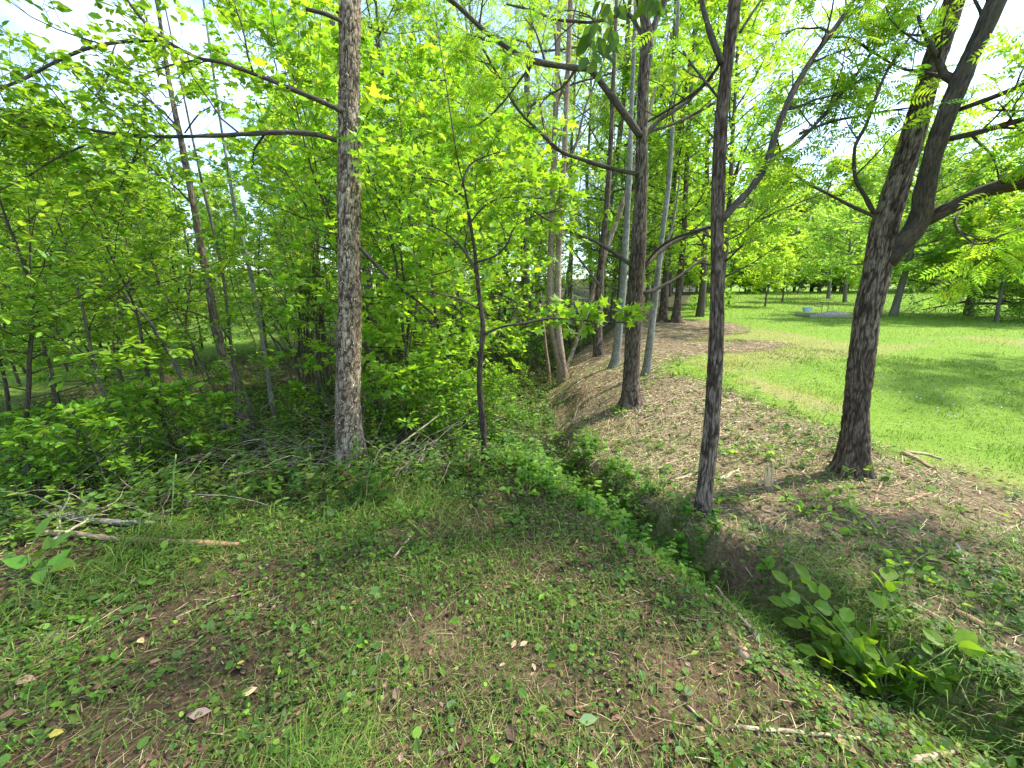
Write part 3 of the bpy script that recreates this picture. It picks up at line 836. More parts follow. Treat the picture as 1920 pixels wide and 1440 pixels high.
near_tree('root_flared_tree', 'right of two dark far trunks with exposed roots, leaning right', (1268, 605),
    [(1268, 592, 18), (1271, 560, 13), (1275, 520, 12), (1279, 480, 11), (1284, 400, 10), (1290, 260, 9)],
    [], 'ridged', DARKBARK, 28, 45, None, extra=4, flare=.9, ring=.06)
near_tree('peeling_birch_tree', 'peeling tan birch curving out from the ditch bank, left of its twin', (1055, 714),
    [(1052, 690, 16), (1044, 660, 14), (1036, 630, 13), (1031, 590, 12), (1032, 500, 12), (1035, 400, 11), (1038, 300, 11), (1043, 180, 10), (1048, 50, 9)],
    [dict(p=[(1037, 300), (1020, 240), (1010, 170), (1000, 90)], w=(5, 3), y0=0, dy=.2, sub=(4, 3), len=.7), dict(p=[(1043, 200), (1062, 140), (1070, 60), (1085, -10)], w=(5, 3), y0=0, dy=.1)],
    'smooth', PEELBARK, 28, 46, None, extra=4, flare=.2, ring=.04, bcol=(.16, .12, .09))
near_tree('peeling_birch_tree', 'peeling tan birch rising straight, right-hand twin on the ditch bank', (1060, 712),
    [(1056, 690, 14), (1050, 650, 14), (1046, 600, 13), (1046, 520, 12), (1050, 420, 12), (1056, 330, 11), (1061, 220, 10), (1066, 100, 10), (1070, 0, 9)],
    [dict(p=[(1056, 330), (1080, 270), (1098, 200), (1130, 120)], w=(5, 3), y0=0, dy=.2, sub=(4, 3), len=.7), dict(p=[(1062, 190), (1045, 130), (1040, 60), (1030, 0)], w=(5, 3), y0=0, dy=.1)],
    'smooth', PEELBARK, 28, 47, None, extra=4, flare=.2, ring=.04, bcol=(.16, .12, .09))
near_tree('leaning_birch_tree', 'thin flaky tan trunk leaning far right across the other trunks', (1062, 690),
    [(1075, 655, 8), (1098, 590, 9), (1118, 530, 10), (1140, 460, 10), (1162, 400, 9), (1182, 335, 8), (1205, 270, 7)],
    [], 'scaly', PEELBARK, 20, 48, None, extra=3, flare=.1, ring=.05, dY=1.5)
near_tree('dead_snag', 'short broken pale stem standing in the ditch beside the peeling birch', (1030, 722),
    [(1028, 690, 7), (1023, 650, 6), (1018, 610, 6), (1010, 570, 5)], [], 'smooth', PEELBARK, 14, 49, None, flare=.1, ring=.05, category='dead stem')

# trunks of the left thicket
near_tree('leaning_thicket_tree', 'brown trunk leaning left through the thicket, thickest left of the scaly trunk', (464, 806),
    [(456, 780, 23), (438, 730, 21), (420, 670, 19), (404, 610, 18), (392, 540, 17), (376, 460, 16), (362, 380, 15), (345, 290, 13), (328, 210, 11), (315, 140, 10), (300, 40, 8)],
    [dict(p=[(362, 385), (330, 352), (290, 322), (255, 285)], w=(5, 2), y0=0, dy=-.2, sub=(5, 4), len=.6, k=3), dict(p=[(346, 250), (372, 215), (395, 200)], w=(4, 2), y0=0, dy=.1),
     dict(p=[(335, 240), (300, 205), (250, 165), (190, 130)], w=(6, 3), y0=0, dy=.2, sub=(6, 4), len=.6, k=3)],
    'ridged', ((.08, .06, .045), (.24, .19, .145), (.32, .265, .205)), 40, 51, dict(ROUND, parts=60), extra=4, flare=.2, ring=.035)
near_tree('mottled_sapling', 'thin mottled grey stem leaning left between the brown trunk and the shrub', (514, 778),
    [(508, 745, 9), (500, 690, 9), (490, 620, 8), (475, 540, 8), (460, 470, 7), (442, 400, 7), (428, 320, 6), (415, 240, 5), (402, 150, 5)],
    [], 'smooth', GREYBARK, 16, 52, None, extra=3, flare=.1, ring=.05, category='sapling')
near_tree('crooked_sapling', 'thin crooked stem leaning left against the brown thicket trunk', (480, 796),
    [(468, 760, 8), (450, 715, 8), (440, 690, 7), (432, 640, 7), (424, 560, 7), (415, 500, 6), (400, 430, 6), (380, 350, 5)],
    [dict(p=[(432, 640), (410, 610), (360, 585), (300, 578)], w=(4, 2), y0=0, dy=.2)], 'smooth', ((.09, .08, .06), (.16, .14, .11), (.22, .2, .16)), 16, 53, None, extra=2.5, flare=.1, ring=.05, category='sapling')
near_tree('bowed_trunk', 'bowed grey trunk arching low to the left over the thicket floor', (535, 842),
    [(500, 832, 11), (455, 815, 11), (410, 790, 10), (375, 758, 10), (345, 715, 9), (318, 660, 8), (290, 615, 7), (255, 575, 6), (210, 530, 5), (160, 490, 4), (110, 455, 3)],
    [dict(p=[(330, 680), (300, 640), (270, 580), (240, 520), (228, 470)], w=(5, 2), y0=0, dy=.2, sub=(6, 4), len=.5, k=4), dict(p=[(290, 615), (235, 590), (170, 580), (90, 560)], w=(4, 2), y0=0, dy=-.2, sub=(7, 4), len=.5, k=5)],
    'smooth', ((.07, .06, .05), (.17, .155, .125), (.26, .24, .2)), 20, 54, dict(ROUND, parts=120), flare=.1, ring=.05, category='trunk')
near_tree('low_thicket_sapling', 'small grey-brown sapling leaning left at the front of the left thicket', (252, 892),
    [(246, 870, 11), (232, 830, 10), (215, 790, 9), (200, 750, 9), (185, 710, 8), (172, 660, 7), (160, 600, 6), (140, 520, 5)],
    [dict(p=[(175, 680), (140, 650), (90, 630), (30, 600)], w=(4, 2), y0=0, dy=-.4, sub=(7, 4), len=.5, k=5), dict(p=[(165, 620), (190, 570), (230, 540), (270, 500)], w=(4, 2), y0=0, dy=.1, sub=(7, 4), len=.5, k=5)],
    'smooth', ((.07, .06, .045), (.15, .13, .10), (.2, .18, .14)), 18, 55, dict(ROUND, parts=120), flare=.1, ring=.04, category='sapling')

# maple sapling in the middle
near_tree('maple_sapling', 'crooked slim maple sapling with star-shaped leaves in front of the ditch, centre of view', (908, 872),
    [(908, 840, 12), (905, 790, 11), (900, 740, 10), (899, 710, 10), (902, 660, 9), (906, 620, 10), (902, 580, 8), (896, 530, 8), (890, 470, 7), (882, 420, 6), (872, 360, 4), (858, 300, 3)],
    [dict(p=[(908, 627), (940, 613), (985, 606), (1030, 597), (1080, 600), (1130, 603), (1175, 606)], w=(6, 2), y0=-.05, dy=-.2, sub=(7, 4), len=.34, t0=.35, flat=.5, k=4),
     dict(p=[(891, 492), (925, 482), (950, 460), (964, 428), (1000, 405), (1050, 395)], w=(5, 2), y0=-.03, dy=-.3, sub=(7, 4), len=.38, t0=.3, flat=.8, k=3),
     dict(p=[(893, 510), (870, 470), (840, 440), (800, 420), (750, 400)], w=(5, 2), y0=0, dy=-.2, sub=(7, 4), len=.5, t0=.2, flat=.8, k=3),
     dict(p=[(880, 420), (910, 385), (950, 370), (1010, 372), (1075, 385)], w=(4, 2), y0=0, dy=-.2, sub=(7, 4), len=.5, t0=.2, flat=.8, k=3),
     dict(p=[(870, 370), (830, 340), (780, 330), (730, 310)], w=(4, 2), y0=0, dy=-.1, sub=(7, 4), len=.5, t0=.15, flat=.8, k=3),
     dict(p=[(866, 350), (880, 310), (920, 290), (960, 280)], w=(4, 2), y0=0, dy=.2, sub=(8, 4), len=.4, t0=.15, flat=.8, k=3),
     dict(p=[(900, 580), (860, 560), (820, 550), (775, 545)], w=(4, 2), y0=0, dy=.1, sub=(7, 4), len=.4, t0=.2, flat=.8, k=3)],
    'ridged', ((.035, .028, .02), (.085, .068, .05), (.12, .1, .075)), 24, 61, MAPLE, extra=1.2, flare=.15, ring=.025, category='sapling')
# ------------------------------------------------------------------ trees grown as prototypes, then copied one by one
def prof(u, shape):
    if shape == 'round': return math.sqrt(max(0.02, 1 - (2 * u - .85) ** 2 / 1.35))
    if shape == 'cone': return 1.05 - .8 * u
    if shape == 'column': return .75 + .35 * math.sin(math.pi * u) - .45 * max(0, u - .7) / .3
    if shape == 'skirt': return (1.0 - u) ** .55 + .12
    return 1.0

def proto(seed, H, r0, base, cr, nl, num, kind, size, k, col, shape='round', flat=.5, up=.05, tw_wob=.04, sub=.42, bark=(.10, .085, .068), droop=.15, tilt=.4, var=.24, yellow=.14, sides=8, el0=.12, lean=(0, 0), fine=True):
    rng = np.random.default_rng(seed)
    T = grow(rng, (0, 0, -.15), (lean[0], lean[1], 1), H + .15, 12, tw_wob, .12)
    rt = r0 * (1 - .93 * np.linspace(0, 1, 13) ** 1.1); rt[0] *= 1.3; rt[1] *= 1.02
    tubes, tw = [], []
    for i in range(nl):
        u = (i + rng.uniform(0, 1)) / nl
        t = (base + (H * .97 - base) * u + .15) / (H + .15)
        p, d = along(T, min(t, .995))
        az = i * 2.39996 + rng.uniform(-.5, .5); el = el0 + .85 * u ** 1.3 + rng.uniform(-.12, .15)
        dd = np.array([math.cos(az) * math.cos(el), math.sin(az) * math.cos(el), math.sin(el)])
        L = cr * prof(u, shape) * rng.uniform(.72, 1.18)
        q = grow(rng, p, dd, L, 6, .10, up)
        r = max(r0 * .42 * (1 - .75 * u) * min(1, L / cr), .004)
        tubes.append((q, r, r * .22))
        sprout(rng, q, r, r * .22, max(L, .5 * cr) * sub, len(num) - 1, num, tubes, tw, .2, flat, up)
        tw.append((q[-2], q[-1]))
    m = MB()
    V, F, B = tube(smooth_poly(T, 24), np.interp(np.linspace(0, 1, 24), np.linspace(0, 1, 13), rt), sides, seed)
    V = V + (vnoise(B * [14, 14, 5], seed) - .5)[:, None] * .25 * r0 * nrm(np.concatenate([np.zeros((len(V), 2)), np.zeros((len(V), 1))], 1) + 1e-3)
    m.add(V, F, np.array(bark) * (.7 + .6 * vnoise(B * [25, 25, 7], seed + 1)[:, None]), B)
    for q, a, b in tubes:
        V, F, B = tube(q, np.linspace(a, b, len(q)), 4 if a < .02 else 5, seed); m.add(V, F, np.array(bark) * .85, B)
    if fine: V, F, B = twigs([a for a, b in tw], [b for a, b in tw], .0028, .0015); m.add(V, F, np.array(bark) * .8, B)
    tm = m.mesh('trunk', M_BARK, True)
    P, D, N, S = twig_leaves(rng, tw, k, size, tilt, droop, var=.28)
    lm = MB(); leaves(lm, kind, P, D, N, S, leaf_cols(rng, len(P), col, var, yellow))
    return dict(trunk=tm, crown=lm.mesh('crown', M_LEAF), P=P, D=D, N=N, S=S, kind=kind, col=col)

def plant(pr, name, label, cat, loc, rz=0.0, sc=1.0, group=None, parts=0, sz=None):
    o = empty(name, loc, rz, sc)
    if sz: o.scale = (sc, sc, sc * sz)
    tag(o, label, cat, group)
    child('trunk', pr['trunk'], o)
    c = child('crown', pr['crown'], o); c['kind'] = 'stuff'
    return o

LACY = [proto(100 + i, 15 + i, .10, 3.2, 2.5, 30, (6, 5), 'narrow', .11, 9, (.19, .34, .055), 'column', .8, .04, .05, droop=.5, tilt=.7, bark=(.13, .11, .09)) for i in range(3)]
BROAD = [proto(200 + i, 10.5, .13, 1.6, 2.9, 30, (7, 5), 'star_lo', .088, 6, (.18, .36, .035), 'round', .6, .05) for i in range(3)]
FAR = [proto(250 + i, 11, .14, .4, 3.4, 34, (7, 6), 'diamond', .19, 6, (.20, .35, .085), 'round', .6, .05, fine=False, bark=(.2, .18, .15)) for i in range(3)]  # distance haze is put into the paler leaf colour
SAPM = [proto(300 + i, 4.2, .026, .5, 1.25, 22, (6,), 'star', .078, 7, (.165, .335, .03), 'column', .8, .06, .09, sub=.5, el0=-.1, tilt=.6, bark=(.07, .058, .044)) for i in range(4)]
SAPO = [proto(400 + i, 3.4, .024, .8, 1.5, 16, (6, 3), 'ovate', .06, 5, (.15, .30, .03), 'round', .35, .02, .10, sub=.42, bark=(.08, .066, .05)) for i in range(4)]
LAWNT = [proto(500 + i, 2.9, .05, .75, 1.15, 26, (6, 4), 'diamond', .075, 9, (.27, .45, .065), 'round', .8, .08, .05, bark=(.12, .105, .09)) for i in range(2)]
SKIRT = [proto(600 + i, 6.2, .17, .5, 3.7, 40, (8, 5), 'diamond', .125, 8, (.14, .29, .045), 'skirt', .4, -.01, .05, el0=.0, bark=(.14, .125, .11)) for i in range(2)]
UMBR = [proto(650 + i, 6.4, .14, 1.9, 2.7, 32, (7, 5), 'diamond', .12, 7, (.18, .35, .06), 'round', .5, .03, .05, bark=(.16, .145, .125)) for i in range(2)]
PATCH = proto(700, .9, .012, .1, .5, 14, (5,), 'ovate', .07, 5, (.13, .28, .025), 'round', .5, .05, .12, sub=.6)

rs = np.random.default_rng(77)
# ---- maple saplings filling the middle of the thicket
mid_px = [(712, 790), (745, 770), (760, 812), (795, 760), (835, 742), (860, 775), (775, 725), (720, 738), (880, 720), (930, 705), (955, 690), (905, 690), (840, 700), (690, 715), (985, 670), (870, 668), (760, 690), (1010, 655), (940, 655), (800, 655)]
words = ['just right of the scaly trunk', 'one step behind the scaly trunk', 'at the dry stick right of the scaly trunk', 'between the scaly trunk and the crooked sapling', 'close left of the crooked maple sapling',
         'right behind the crooked maple sapling', 'second row between scaly trunk and crooked sapling', 'second row right of the scaly trunk', 'above the ditch right of the crooked sapling', 'on the left rim of the upper ditch',
         'left of the cut brush by the birches', 'deeper behind the crooked maple sapling', 'deeper left of the crooked maple sapling', 'deep behind the scaly trunk', 'left of the peeling birch pair',
         'far back behind the crooked sapling', 'far back right of the scaly trunk', 'close behind the peeling birch pair', 'far back above the upper ditch', 'far back midway to the crooked sapling']
for i, (x, y) in enumerate(mid_px):
    p = G(x, y); p[2] = terrain(p[0], p[1])
    plant(SAPM[i % 4], 'maple_sapling', 'leafy young maple ' + words[i], 'sapling', p, rs.uniform(0, 6.28), rs.uniform(.75, 1.25) * (1 + .02 * p[1]), 'maple saplings of the thicket')
# ---- broad-leaved saplings on the left
left_px = [(60, 905), (150, 845), (20, 800), (240, 812), (330, 846), (110, 770), (300, 775), (200, 740), (40, 725), (130, 700), (330, 705), (240, 690), (10, 680)]
lw = ['at the left edge behind the fallen log', 'behind the low leaning sapling', 'at the far left edge, second row', 'right of the low leaning sapling', 'in front of the bowed grey trunk', 'left edge, before the bright field', 'under the bowed grey trunk',
      'second row behind the low sapling', 'at the left edge against the bright field', 'third row left against the field', 'third row under the bowed trunk',
      'deep left in front of the field', 'deepest at the left edge']
for i, (x, y) in enumerate(left_px):
    p = G(x, y); p[2] = terrain(p[0], p[1])
    plant(SAPO[i % 4], 'thicket_sapling', 'oval-leaved dark green sapling ' + lw[i], 'sapling', p, rs.uniform(0, 6.28), rs.uniform(.65, 1.1), 'oval-leaved saplings of the left thicket')
back_px = [(15, 650), (75, 662), (140, 655), (200, 668), (260, 652), (320, 662), (380, 655), (430, 668), (500, 660), (560, 668), (620, 655), (50, 700), (180, 715), (290, 735), (370, 690)]
bw = ['at the left edge before the field', 'second from the left edge before the field', 'third from the left edge before the field', 'fourth from the left edge before the field', 'fifth from the left edge before the field', 'sixth from the left edge before the field', 'left of the brown leaning trunk, far back',
      'right of the brown leaning trunk, far back', 'behind the mottled stem, far back', 'behind the many-stemmed shrub, far back', 'behind the scaly trunk, far back', 'at the left edge, middle row', 'behind the low leaning sapling, middle row', 'under the bowed trunk, middle row', 'close left of the brown trunk, middle row']
for i, (x, y) in enumerate(back_px):
    p = G(x, y); p[2] = terrain(p[0], p[1])
    plant((SAPM + SAPO)[(i * 3) % 8], 'back_sapling', 'sunlit green sapling ' + bw[i], 'sapling', p, i * 1.7, rs.uniform(.8, 1.2), 'saplings between thicket and field')
POLE = [proto(800 + i, 4.6, .017, 1.2, .9, 12, (4,), 'ovate', .06, 3, (.15, .30, .03), 'column', .7, .05, .10, sub=.5, lean=(-.34, .05 * (i - 1)), bark=(.13, .105, .08)) for i in range(3)]
pole_px = [(215, 800), (275, 790), (330, 800), (365, 775), (410, 780), (440, 800), (395, 740), (300, 750), (545, 770), (560, 745), (625, 770), (690, 770), (730, 790), (800, 790)]
pw = ['left of the low leaning sapling', 'right of the low leaning sapling', 'under the arch of the bowed trunk', 'left foot side of the brown trunk', 'touching the brown trunk from the left', 'in front of the brown trunk foot', 'behind the brown trunk foot', 'behind the bowed trunk', 'between mottled stem and shrub',
      'at the left edge of the shrub', 'between shrub and scaly trunk', 'right of the scaly trunk', 'beside the leaning dry stick', 'left of the crooked maple sapling']
for i, (x, y) in enumerate(pole_px):
    p = G(x, y); p[2] = terrain(p[0], p[1])
    plant(POLE[i % 3], 'leaning_sapling', 'thin bare-legged stem leaning left ' + pw[i], 'sapling', p, rs.uniform(-.5, .5), rs.uniform(.7, 1.1), 'thin leaning stems of the thicket')
# ---- taller wood behind
def scatter(n, xr, yr, mind, ok, seed):
    r = np.random.default_rng(seed); out = []
    for _ in range(n * 60):
        if len(out) >= n: break
        x, y = r.uniform(*xr), r.uniform(*yr)
        if not ok(x, y): continue
        if all((x - a) ** 2 + (y - b) ** 2 > mind * mind for a, b in out): out.append((x, y))
    return out
MARKS = [(-400, 'the left edge'), (400, 'the brown leaning trunk'), (655, 'the scaly trunk'), (895, 'the crooked maple sapling'), (1045, 'the peeling birches'), (1195, 'the straight mound trunk'),
         (1342, 'the slender dark trunk'), (1435, 'the round lawn tree'), (1540, 'the garden bed'), (1625, 'the forked trunk'), (1720, 'the grey-trunked lawn tree'), (1815, 'the low-skirted tree'), (2400, 'the right edge')]
ORD = ['nearest', 'second nearest', 'third nearest', 'fourth nearest', 'fifth nearest', 'sixth nearest', 'seventh nearest', 'eighth nearest', 'ninth nearest', 'tenth nearest', 'eleventh nearest', 'twelfth nearest', 'thirteenth nearest', 'fourteenth nearest', 'fifteenth nearest', 'sixteenth nearest', 'seventeenth nearest', 'eighteenth nearest', 'nineteenth nearest', 'twentieth nearest', 'twenty-first nearest', 'twenty-second nearest', 'twenty-third nearest', 'twenty-fourth nearest', 'twenty-fifth nearest', 'twenty-sixth nearest']
def wood(pts, protos, name, what, group, smin, smax):
    slots = {}
    for i, (x, y) in enumerate(pts):
        u = pix(onground(x, y))[0]
        k = max(j for j in range(len(MARKS) - 1) if MARKS[j][0] <= max(u, -399)) if u < 2400 else len(MARKS) - 2
        slots.setdefault(k, []).append((y, x, i))
    for k, lst in slots.items():
        lst.sort()
        for q, (y, x, i) in enumerate(lst):
            lab = '%s between %s and %s, %s' % (what, MARKS[k][1], MARKS[k + 1][1], ORD[q])
            if k == 0: lab = '%s left of %s, %s' % (what, MARKS[1][1], ORD[q])
            if k == len(MARKS) - 2: lab = '%s right of %s, %s' % (what, MARKS[k][1], ORD[q])
            plant(protos[i % len(protos)], name, lab.replace(' the ', ' '), 'tree', onground(x, y), rs.uniform(0, 6.28), rs.uniform(smin, smax), group)
wedge = lambda y: np.interp(y, [0, 9, 12, 16, 20, 30, 45, 200], [.5, .2, 2.0, 4.6, 6.6, 11.2, 17.5, 80])
wood(scatter(30, (-14, 12), (9, 32), 2.0, lambda x, y: x < wedge(y) and x > -.42 * y - .5, 5), LACY, 'lacy_tree', 'thin lacy-leaved tree in wood', 'lacy trees of the wood', .75, 1.15)
wood(scatter(26, (-14, 16), (9.5, 40), 2.3, lambda x, y: x < wedge(y) - .3 and x > -.33 * y, 6), BROAD, 'broadleaf_tree', 'bright broad-leaved tree in wood', 'broad-leaved trees of the wood', .5, 1.05)
# bright maples just behind the right-hand trunks
for x, y, s, w in ((4.6, 17.5, .95, 'behind the slender dark trunk'), (7.4, 20, .9, 'left of the small round lawn tree'), (3.4, 13.0, .7, 'behind the two grey trunks'), (9.8, 27, .9, 'at the lawn corner, farther back'), (6.1, 12.2, .85, 'hidden behind the slender dark trunk, nearest of its row'), (5.4, 14.8, 1.0, 'left behind the root-flared trunks'), (7.3, 16.0, 1.05, 'right behind the root-flared trunks'), (12.5, 33, 1.0, 'behind the small twin-stemmed tree'), (15.5, 38, 1.0, 'behind the round lawn tree'), (19, 41, .95, 'at the far lawn end')):
    plant(BROAD[int(x) % 3], 'wood_edge_maple', 'bright yellow-green maple ' + w, 'tree', onground(x, y), x, s, 'maples along the wood edge')
# ---- trees on the lawn
def lawn_tree(pr, px, py, sc, label, name='lawn_tree', sz=None):
    p = G(px, py); return plant(pr, name, label, 'tree', p, px * .37, sc, None, 0, sz)
lawn_tree(LAWNT[0], 1435, 575, .95, 'small round bright green tree standing alone on the far lawn')
lawn_tree(LAWNT[1], 1366, 571, 1.25, 'small twin-stemmed pale tree left of the round lawn tree')
lawn_tree(LAWNT[1], 1466, 566, 1.2, 'small tree partly behind the round lawn tree')
lawn_tree(LAWNT[0], 1322, 578, 1.1, 'small pale tree at the wood edge behind the slender dark trunk')
lawn_tree(UMBR[1], 1553, 560, .9, 'low spreading tree on the far lawn left of the forked trunk')
lawn_tree(UMBR[0], 1584, 567, .8, 'spreading tree with visible pale stem just left of the forked trunk')
lawn_tree(LAWNT[0], 1612, 571, .8, 'yellowish bush touching the lawn behind the forked trunk', 'lawn_bush')
lawn_tree(UMBR[0], 1674, 592, .95, 'grey-trunked tree right behind the forked trunk')
lawn_tree(SKIRT[0], 1815, 592, .86, 'large low-skirted tree shading the lawn at the right edge')
lawn_tree(SKIRT[1], 1960, 600, .8, 'leafy tree cut off by the right edge behind the drooping branch')
lawn_tree(LAWNT[1], 1868, 604, 1.25, 'dense bush under the low-skirted tree at right', 'lawn_bush')
plant(BROAD[1], 'edge_tree', 'tree outside the right edge whose bright leaves hang into view', 'tree', onground(10.5, 7.0), 1.0, .6)
# ---- far wood line
wood(scatter(60, (12, 96), (44, 66), 3.2, lambda x, y: x > .36 * y and x < 1.34 * y, 8), FAR, 'far_tree', 'distant wood-line tree', 'trees of the distant wood line', .85, 1.35)
wood(scatter(20, (-80, -8), (24, 60), 4.0, lambda x, y: x > -1.5 * y and x < -.42 * y, 9), FAR, 'field_tree', 'sunlit tree beyond left field', 'trees beyond the left field', .6, 1.1)
fb = scatter(26, (15, 58), (37, 42), 1.4, lambda x, y: x > .42 * y and x < 1.3 * y, 12)
fb.sort(key=lambda p: p[0] / p[1])
for i, (x, y) in enumerate(fb):
    plant(PATCH, 'far_bush', 'pale bush under the distant wood line, %s from the left' % ORD[i].replace(' nearest', '').replace('nearest', 'first'), 'bush', onground(x, y), i * 1.1, rs.uniform(3.2, 5.2), 'bushes under the distant wood line')
# ---- low shrubs on the thicket floor
sh_px = [(760, 840), (800, 815), (850, 835), (720, 775), (840, 790), (880, 800), (930, 790), (950, 760), (975, 730), (965, 700), (860, 740), (930, 735), (1000, 690), (560, 800), (420, 850), (350, 880), (280, 870), (150, 900), (60, 940), (30, 880), (200, 930), (1330, 583), (1360, 580), (1300, 586), (1345, 590), (1090, 632), (1105, 640)]
slots = {}
for i, (x, y) in enumerate(sh_px):
    p = G(x, y); p[2] = terrain(p[0], p[1]); k = max(j for j in range(len(MARKS) - 1) if MARKS[j][0] <= x)
    slots[k] = slots.get(k, 0) + 1
    w = 'between %s and %s' % (MARKS[k][1], MARKS[k + 1][1]) if k else 'left of the brown leaning trunk'
    plant(PATCH, 'low_shrub', ('low leafy shrub on ground %s, patch %s' % (w, ['nearest', 'second', 'third', 'fourth', 'fifth', 'sixth', 'seventh', 'eighth', 'ninth', 'tenth'][slots[k] - 1])).replace(' the ', ' '), 'shrub', p, i * 1.3, rs.uniform(.5, .95), 'low shrubs of the thicket floor')
# ------------------------------------------------------------------ ground cover that nobody could count
def blades(mb, P, az, el, L, W, bend, C, simple=False):
    n = len(P)
    d = np.stack([np.cos(az), np.sin(az), np.zeros(n)], 1); sd = np.stack([-np.sin(az), np.cos(az), np.zeros(n)], 1)
    u = np.stack([np.zeros(n), np.zeros(n), np.ones(n)], 1)
    ce, se = np.cos(el)[:, None], np.sin(el)[:, None]
    L = np.broadcast_to(L, (n,))[:, None]; W = np.broadcast_to(W, (n,))[:, None]
    tip0 = d * ce + u * se
    e2 = el - np.broadcast_to(bend, (n,)); c2, s2 = np.cos(e2)[:, None], np.sin(e2)[:, None]
    tip1 = d * c2 + u * s2
    if simple:
        V = np.stack([P + sd * W * .5, P - sd * W * .5, P + tip0 * L], 1).reshape(-1, 3); f = np.array([[0, 1, 2]]); k = 3
    else:
        m = P + tip0 * L * .55; t = m + tip1 * L * .45
        V = np.stack([P + sd * W * .4, P - sd * W * .4, m + sd * W * .5, m - sd * W * .5, t], 1).reshape(-1, 3)
        f = np.array([[0, 1, 3], [0, 3, 2], [2, 3, 4]]); k = 5
    F = (np.arange(n)[:, None, None] * k + f[None]).reshape(-1, 3)
    mb.add(V, F, np.repeat(np.broadcast_to(C, (n, 3)), k, 0))

def strips(mb, P, D, N, L, W, C):
    """flat thin slivers lying on the ground"""
    n = len(P); sd = nrm(np.cross(N, D)); L = np.broadcast_to(L, (n,))[:, None]; W = np.broadcast_to(W, (n,))[:, None]
    a = P - D * L * .5; b = P + D * L * .5
    V = np.stack([a + sd * W * .5, a - sd * W * .5, b - sd * W * .35, b + sd * W * .35], 1).reshape(-1, 3)
    F = (np.arange(n)[:, None, None] * 4 + np.array([[0, 1, 2], [0, 2, 3]])[None]).reshape(-1, 3)
    mb.add(V, F, np.repeat(np.broadcast_to(C, (n, 3)), 4, 0))

def polar(rng, n, r0, r1, q=1.0, a=68):
    u = rng.uniform(0, 1, n); r = (u * (r1 ** q - r0 ** q) + r0 ** q) ** (1 / q)
    t = R(1) * rng.uniform(-a, a, n)
    return r * np.sin(t), r * np.cos(t), r

def gnormal(x, y, e=.03):
    z = terrain(x, y)
    return nrm(np.stack([-(terrain(x + e, y) - z) / e, -(terrain(x, y + e) - z) / e, np.ones_like(z)], 1)), z

def pick(rng, cols, w, n, var=.25):
    c = np.array(cols)[rng.choice(len(cols), n, p=np.array(w) / sum(w))]
    return np.clip(c * np.exp(rng.normal(0, var, (n, 1))), .004, .8)

def stuff(mb, name, mat):
    o = mb.build(name, mat); o['kind'] = 'stuff'; return o

def weight(*a):
    return a

rg = np.random.default_rng(2024)
GREENS = [(.10, .205, .03), (.075, .155, .03), (.145, .265, .032), (.10, .185, .05), (.17, .24, .04)]
GW = [4, 3, 3, 1.5, 1]
TANS = [(.30, .23, .12), (.20, .135, .078), (.42, .34, .21), (.12, .075, .045)]
BROWNS = [(.10, .058, .036), (.17, .10, .062), (.06, .04, .028), (.26, .16, .10), (.30, .20, .16)]

# small weeds and clover of the mown strip
def keepmask(x, y, lawnw, bankw, mownw, woodw):
    l, b, s, w, d = zones(x, y)
    m = np.clip(1 - l - b - w, 0, 1)
    bn = bankw + (mownw - bankw) * sstep(2.7, 1.9, y + .6 * (n2(x, y, 1.3, 57, 2) - .5))
    return np.clip((l * lawnw + b * bn + w * woodw + m * mownw), 0, 1) * (1 - .5 * s), l, b, s, w
n = 150000
x, y, r = polar(rg, n, .55, 8.5, 1.1)
pm, l, b, s, w = keepmask(x, y, .0, .2, .95, .6)
cl = n2(x, y, 2.2, 61, 3)
k = rg.uniform(0, 1, n) < pm * sstep(.40, .60, cl + .1 * rg.normal(0, 1, n)) * 1.1
x, y, r = x[k], y[k], r[k]; n = len(x)
N, z = gnormal(x, y)
h = rg.gamma(1.6, .012, n); S = np.where(rg.uniform(0, 1, n) < .08, rg.uniform(.03, .055, n), rg.uniform(.008, .028, n)) * np.clip(r / 2.5, .75, 2.0) ** .6
az = rg.uniform(0, 6.283, n); D = np.stack([np.cos(az), np.sin(az), rg.normal(0.15, .35, n)], 1)
mb = MB(); half = rg.uniform(0, 1, n) < .35
P = np.stack([x, y, z + .004 + h], 1); NN = nrm(N + rg.normal(0, .45, (n, 3)))
C = pick(rg, GREENS, GW, n)
leaves(mb, 'round', P[half], D[half], NN[half], S[half], C[half])
leaves(mb, 'diamond', P[~half], D[~half], NN[~half], S[~half] * 1.2, C[~half])
stuff(mb, 'small_weeds', M_LEAF)

# grass blades of the mown strip
n = 200000
x, y, r = polar(rg, n, .55, 9, 1.1)
pm, l, b, s, w = keepmask(x, y, .0, .12, .9, .35)
tuft = n2(x, y, 1.3, 71, 3)
k = rg.uniform(0, 1, n) < pm * sstep(.34, .66, tuft + .08 * rg.normal(0, 1, n))
x, y, r = x[k], y[k], r[k]; n = len(x); tf = tuft[k]
mb = MB()
blades(mb, np.stack([x, y, terrain(x, y) - .003], 1), rg.normal(.6, 1.3, n), R(1) * rg.uniform(8, 60, n), rg.uniform(.035, .12, n) * (1 + 1.4 * sstep(.54, .72, tf)), rg.uniform(.0022, .0045, n) * np.clip(r / 2.5, .8, 2),
       rg.uniform(.2, 1.1, n), pick(rg, [(.13, .23, .03), (.10, .19, .03), (.19, .27, .05), (.30, .26, .10)], [4, 3, 2, 1.2], n))
stuff(mb, 'cut_grass', M_GRASS)

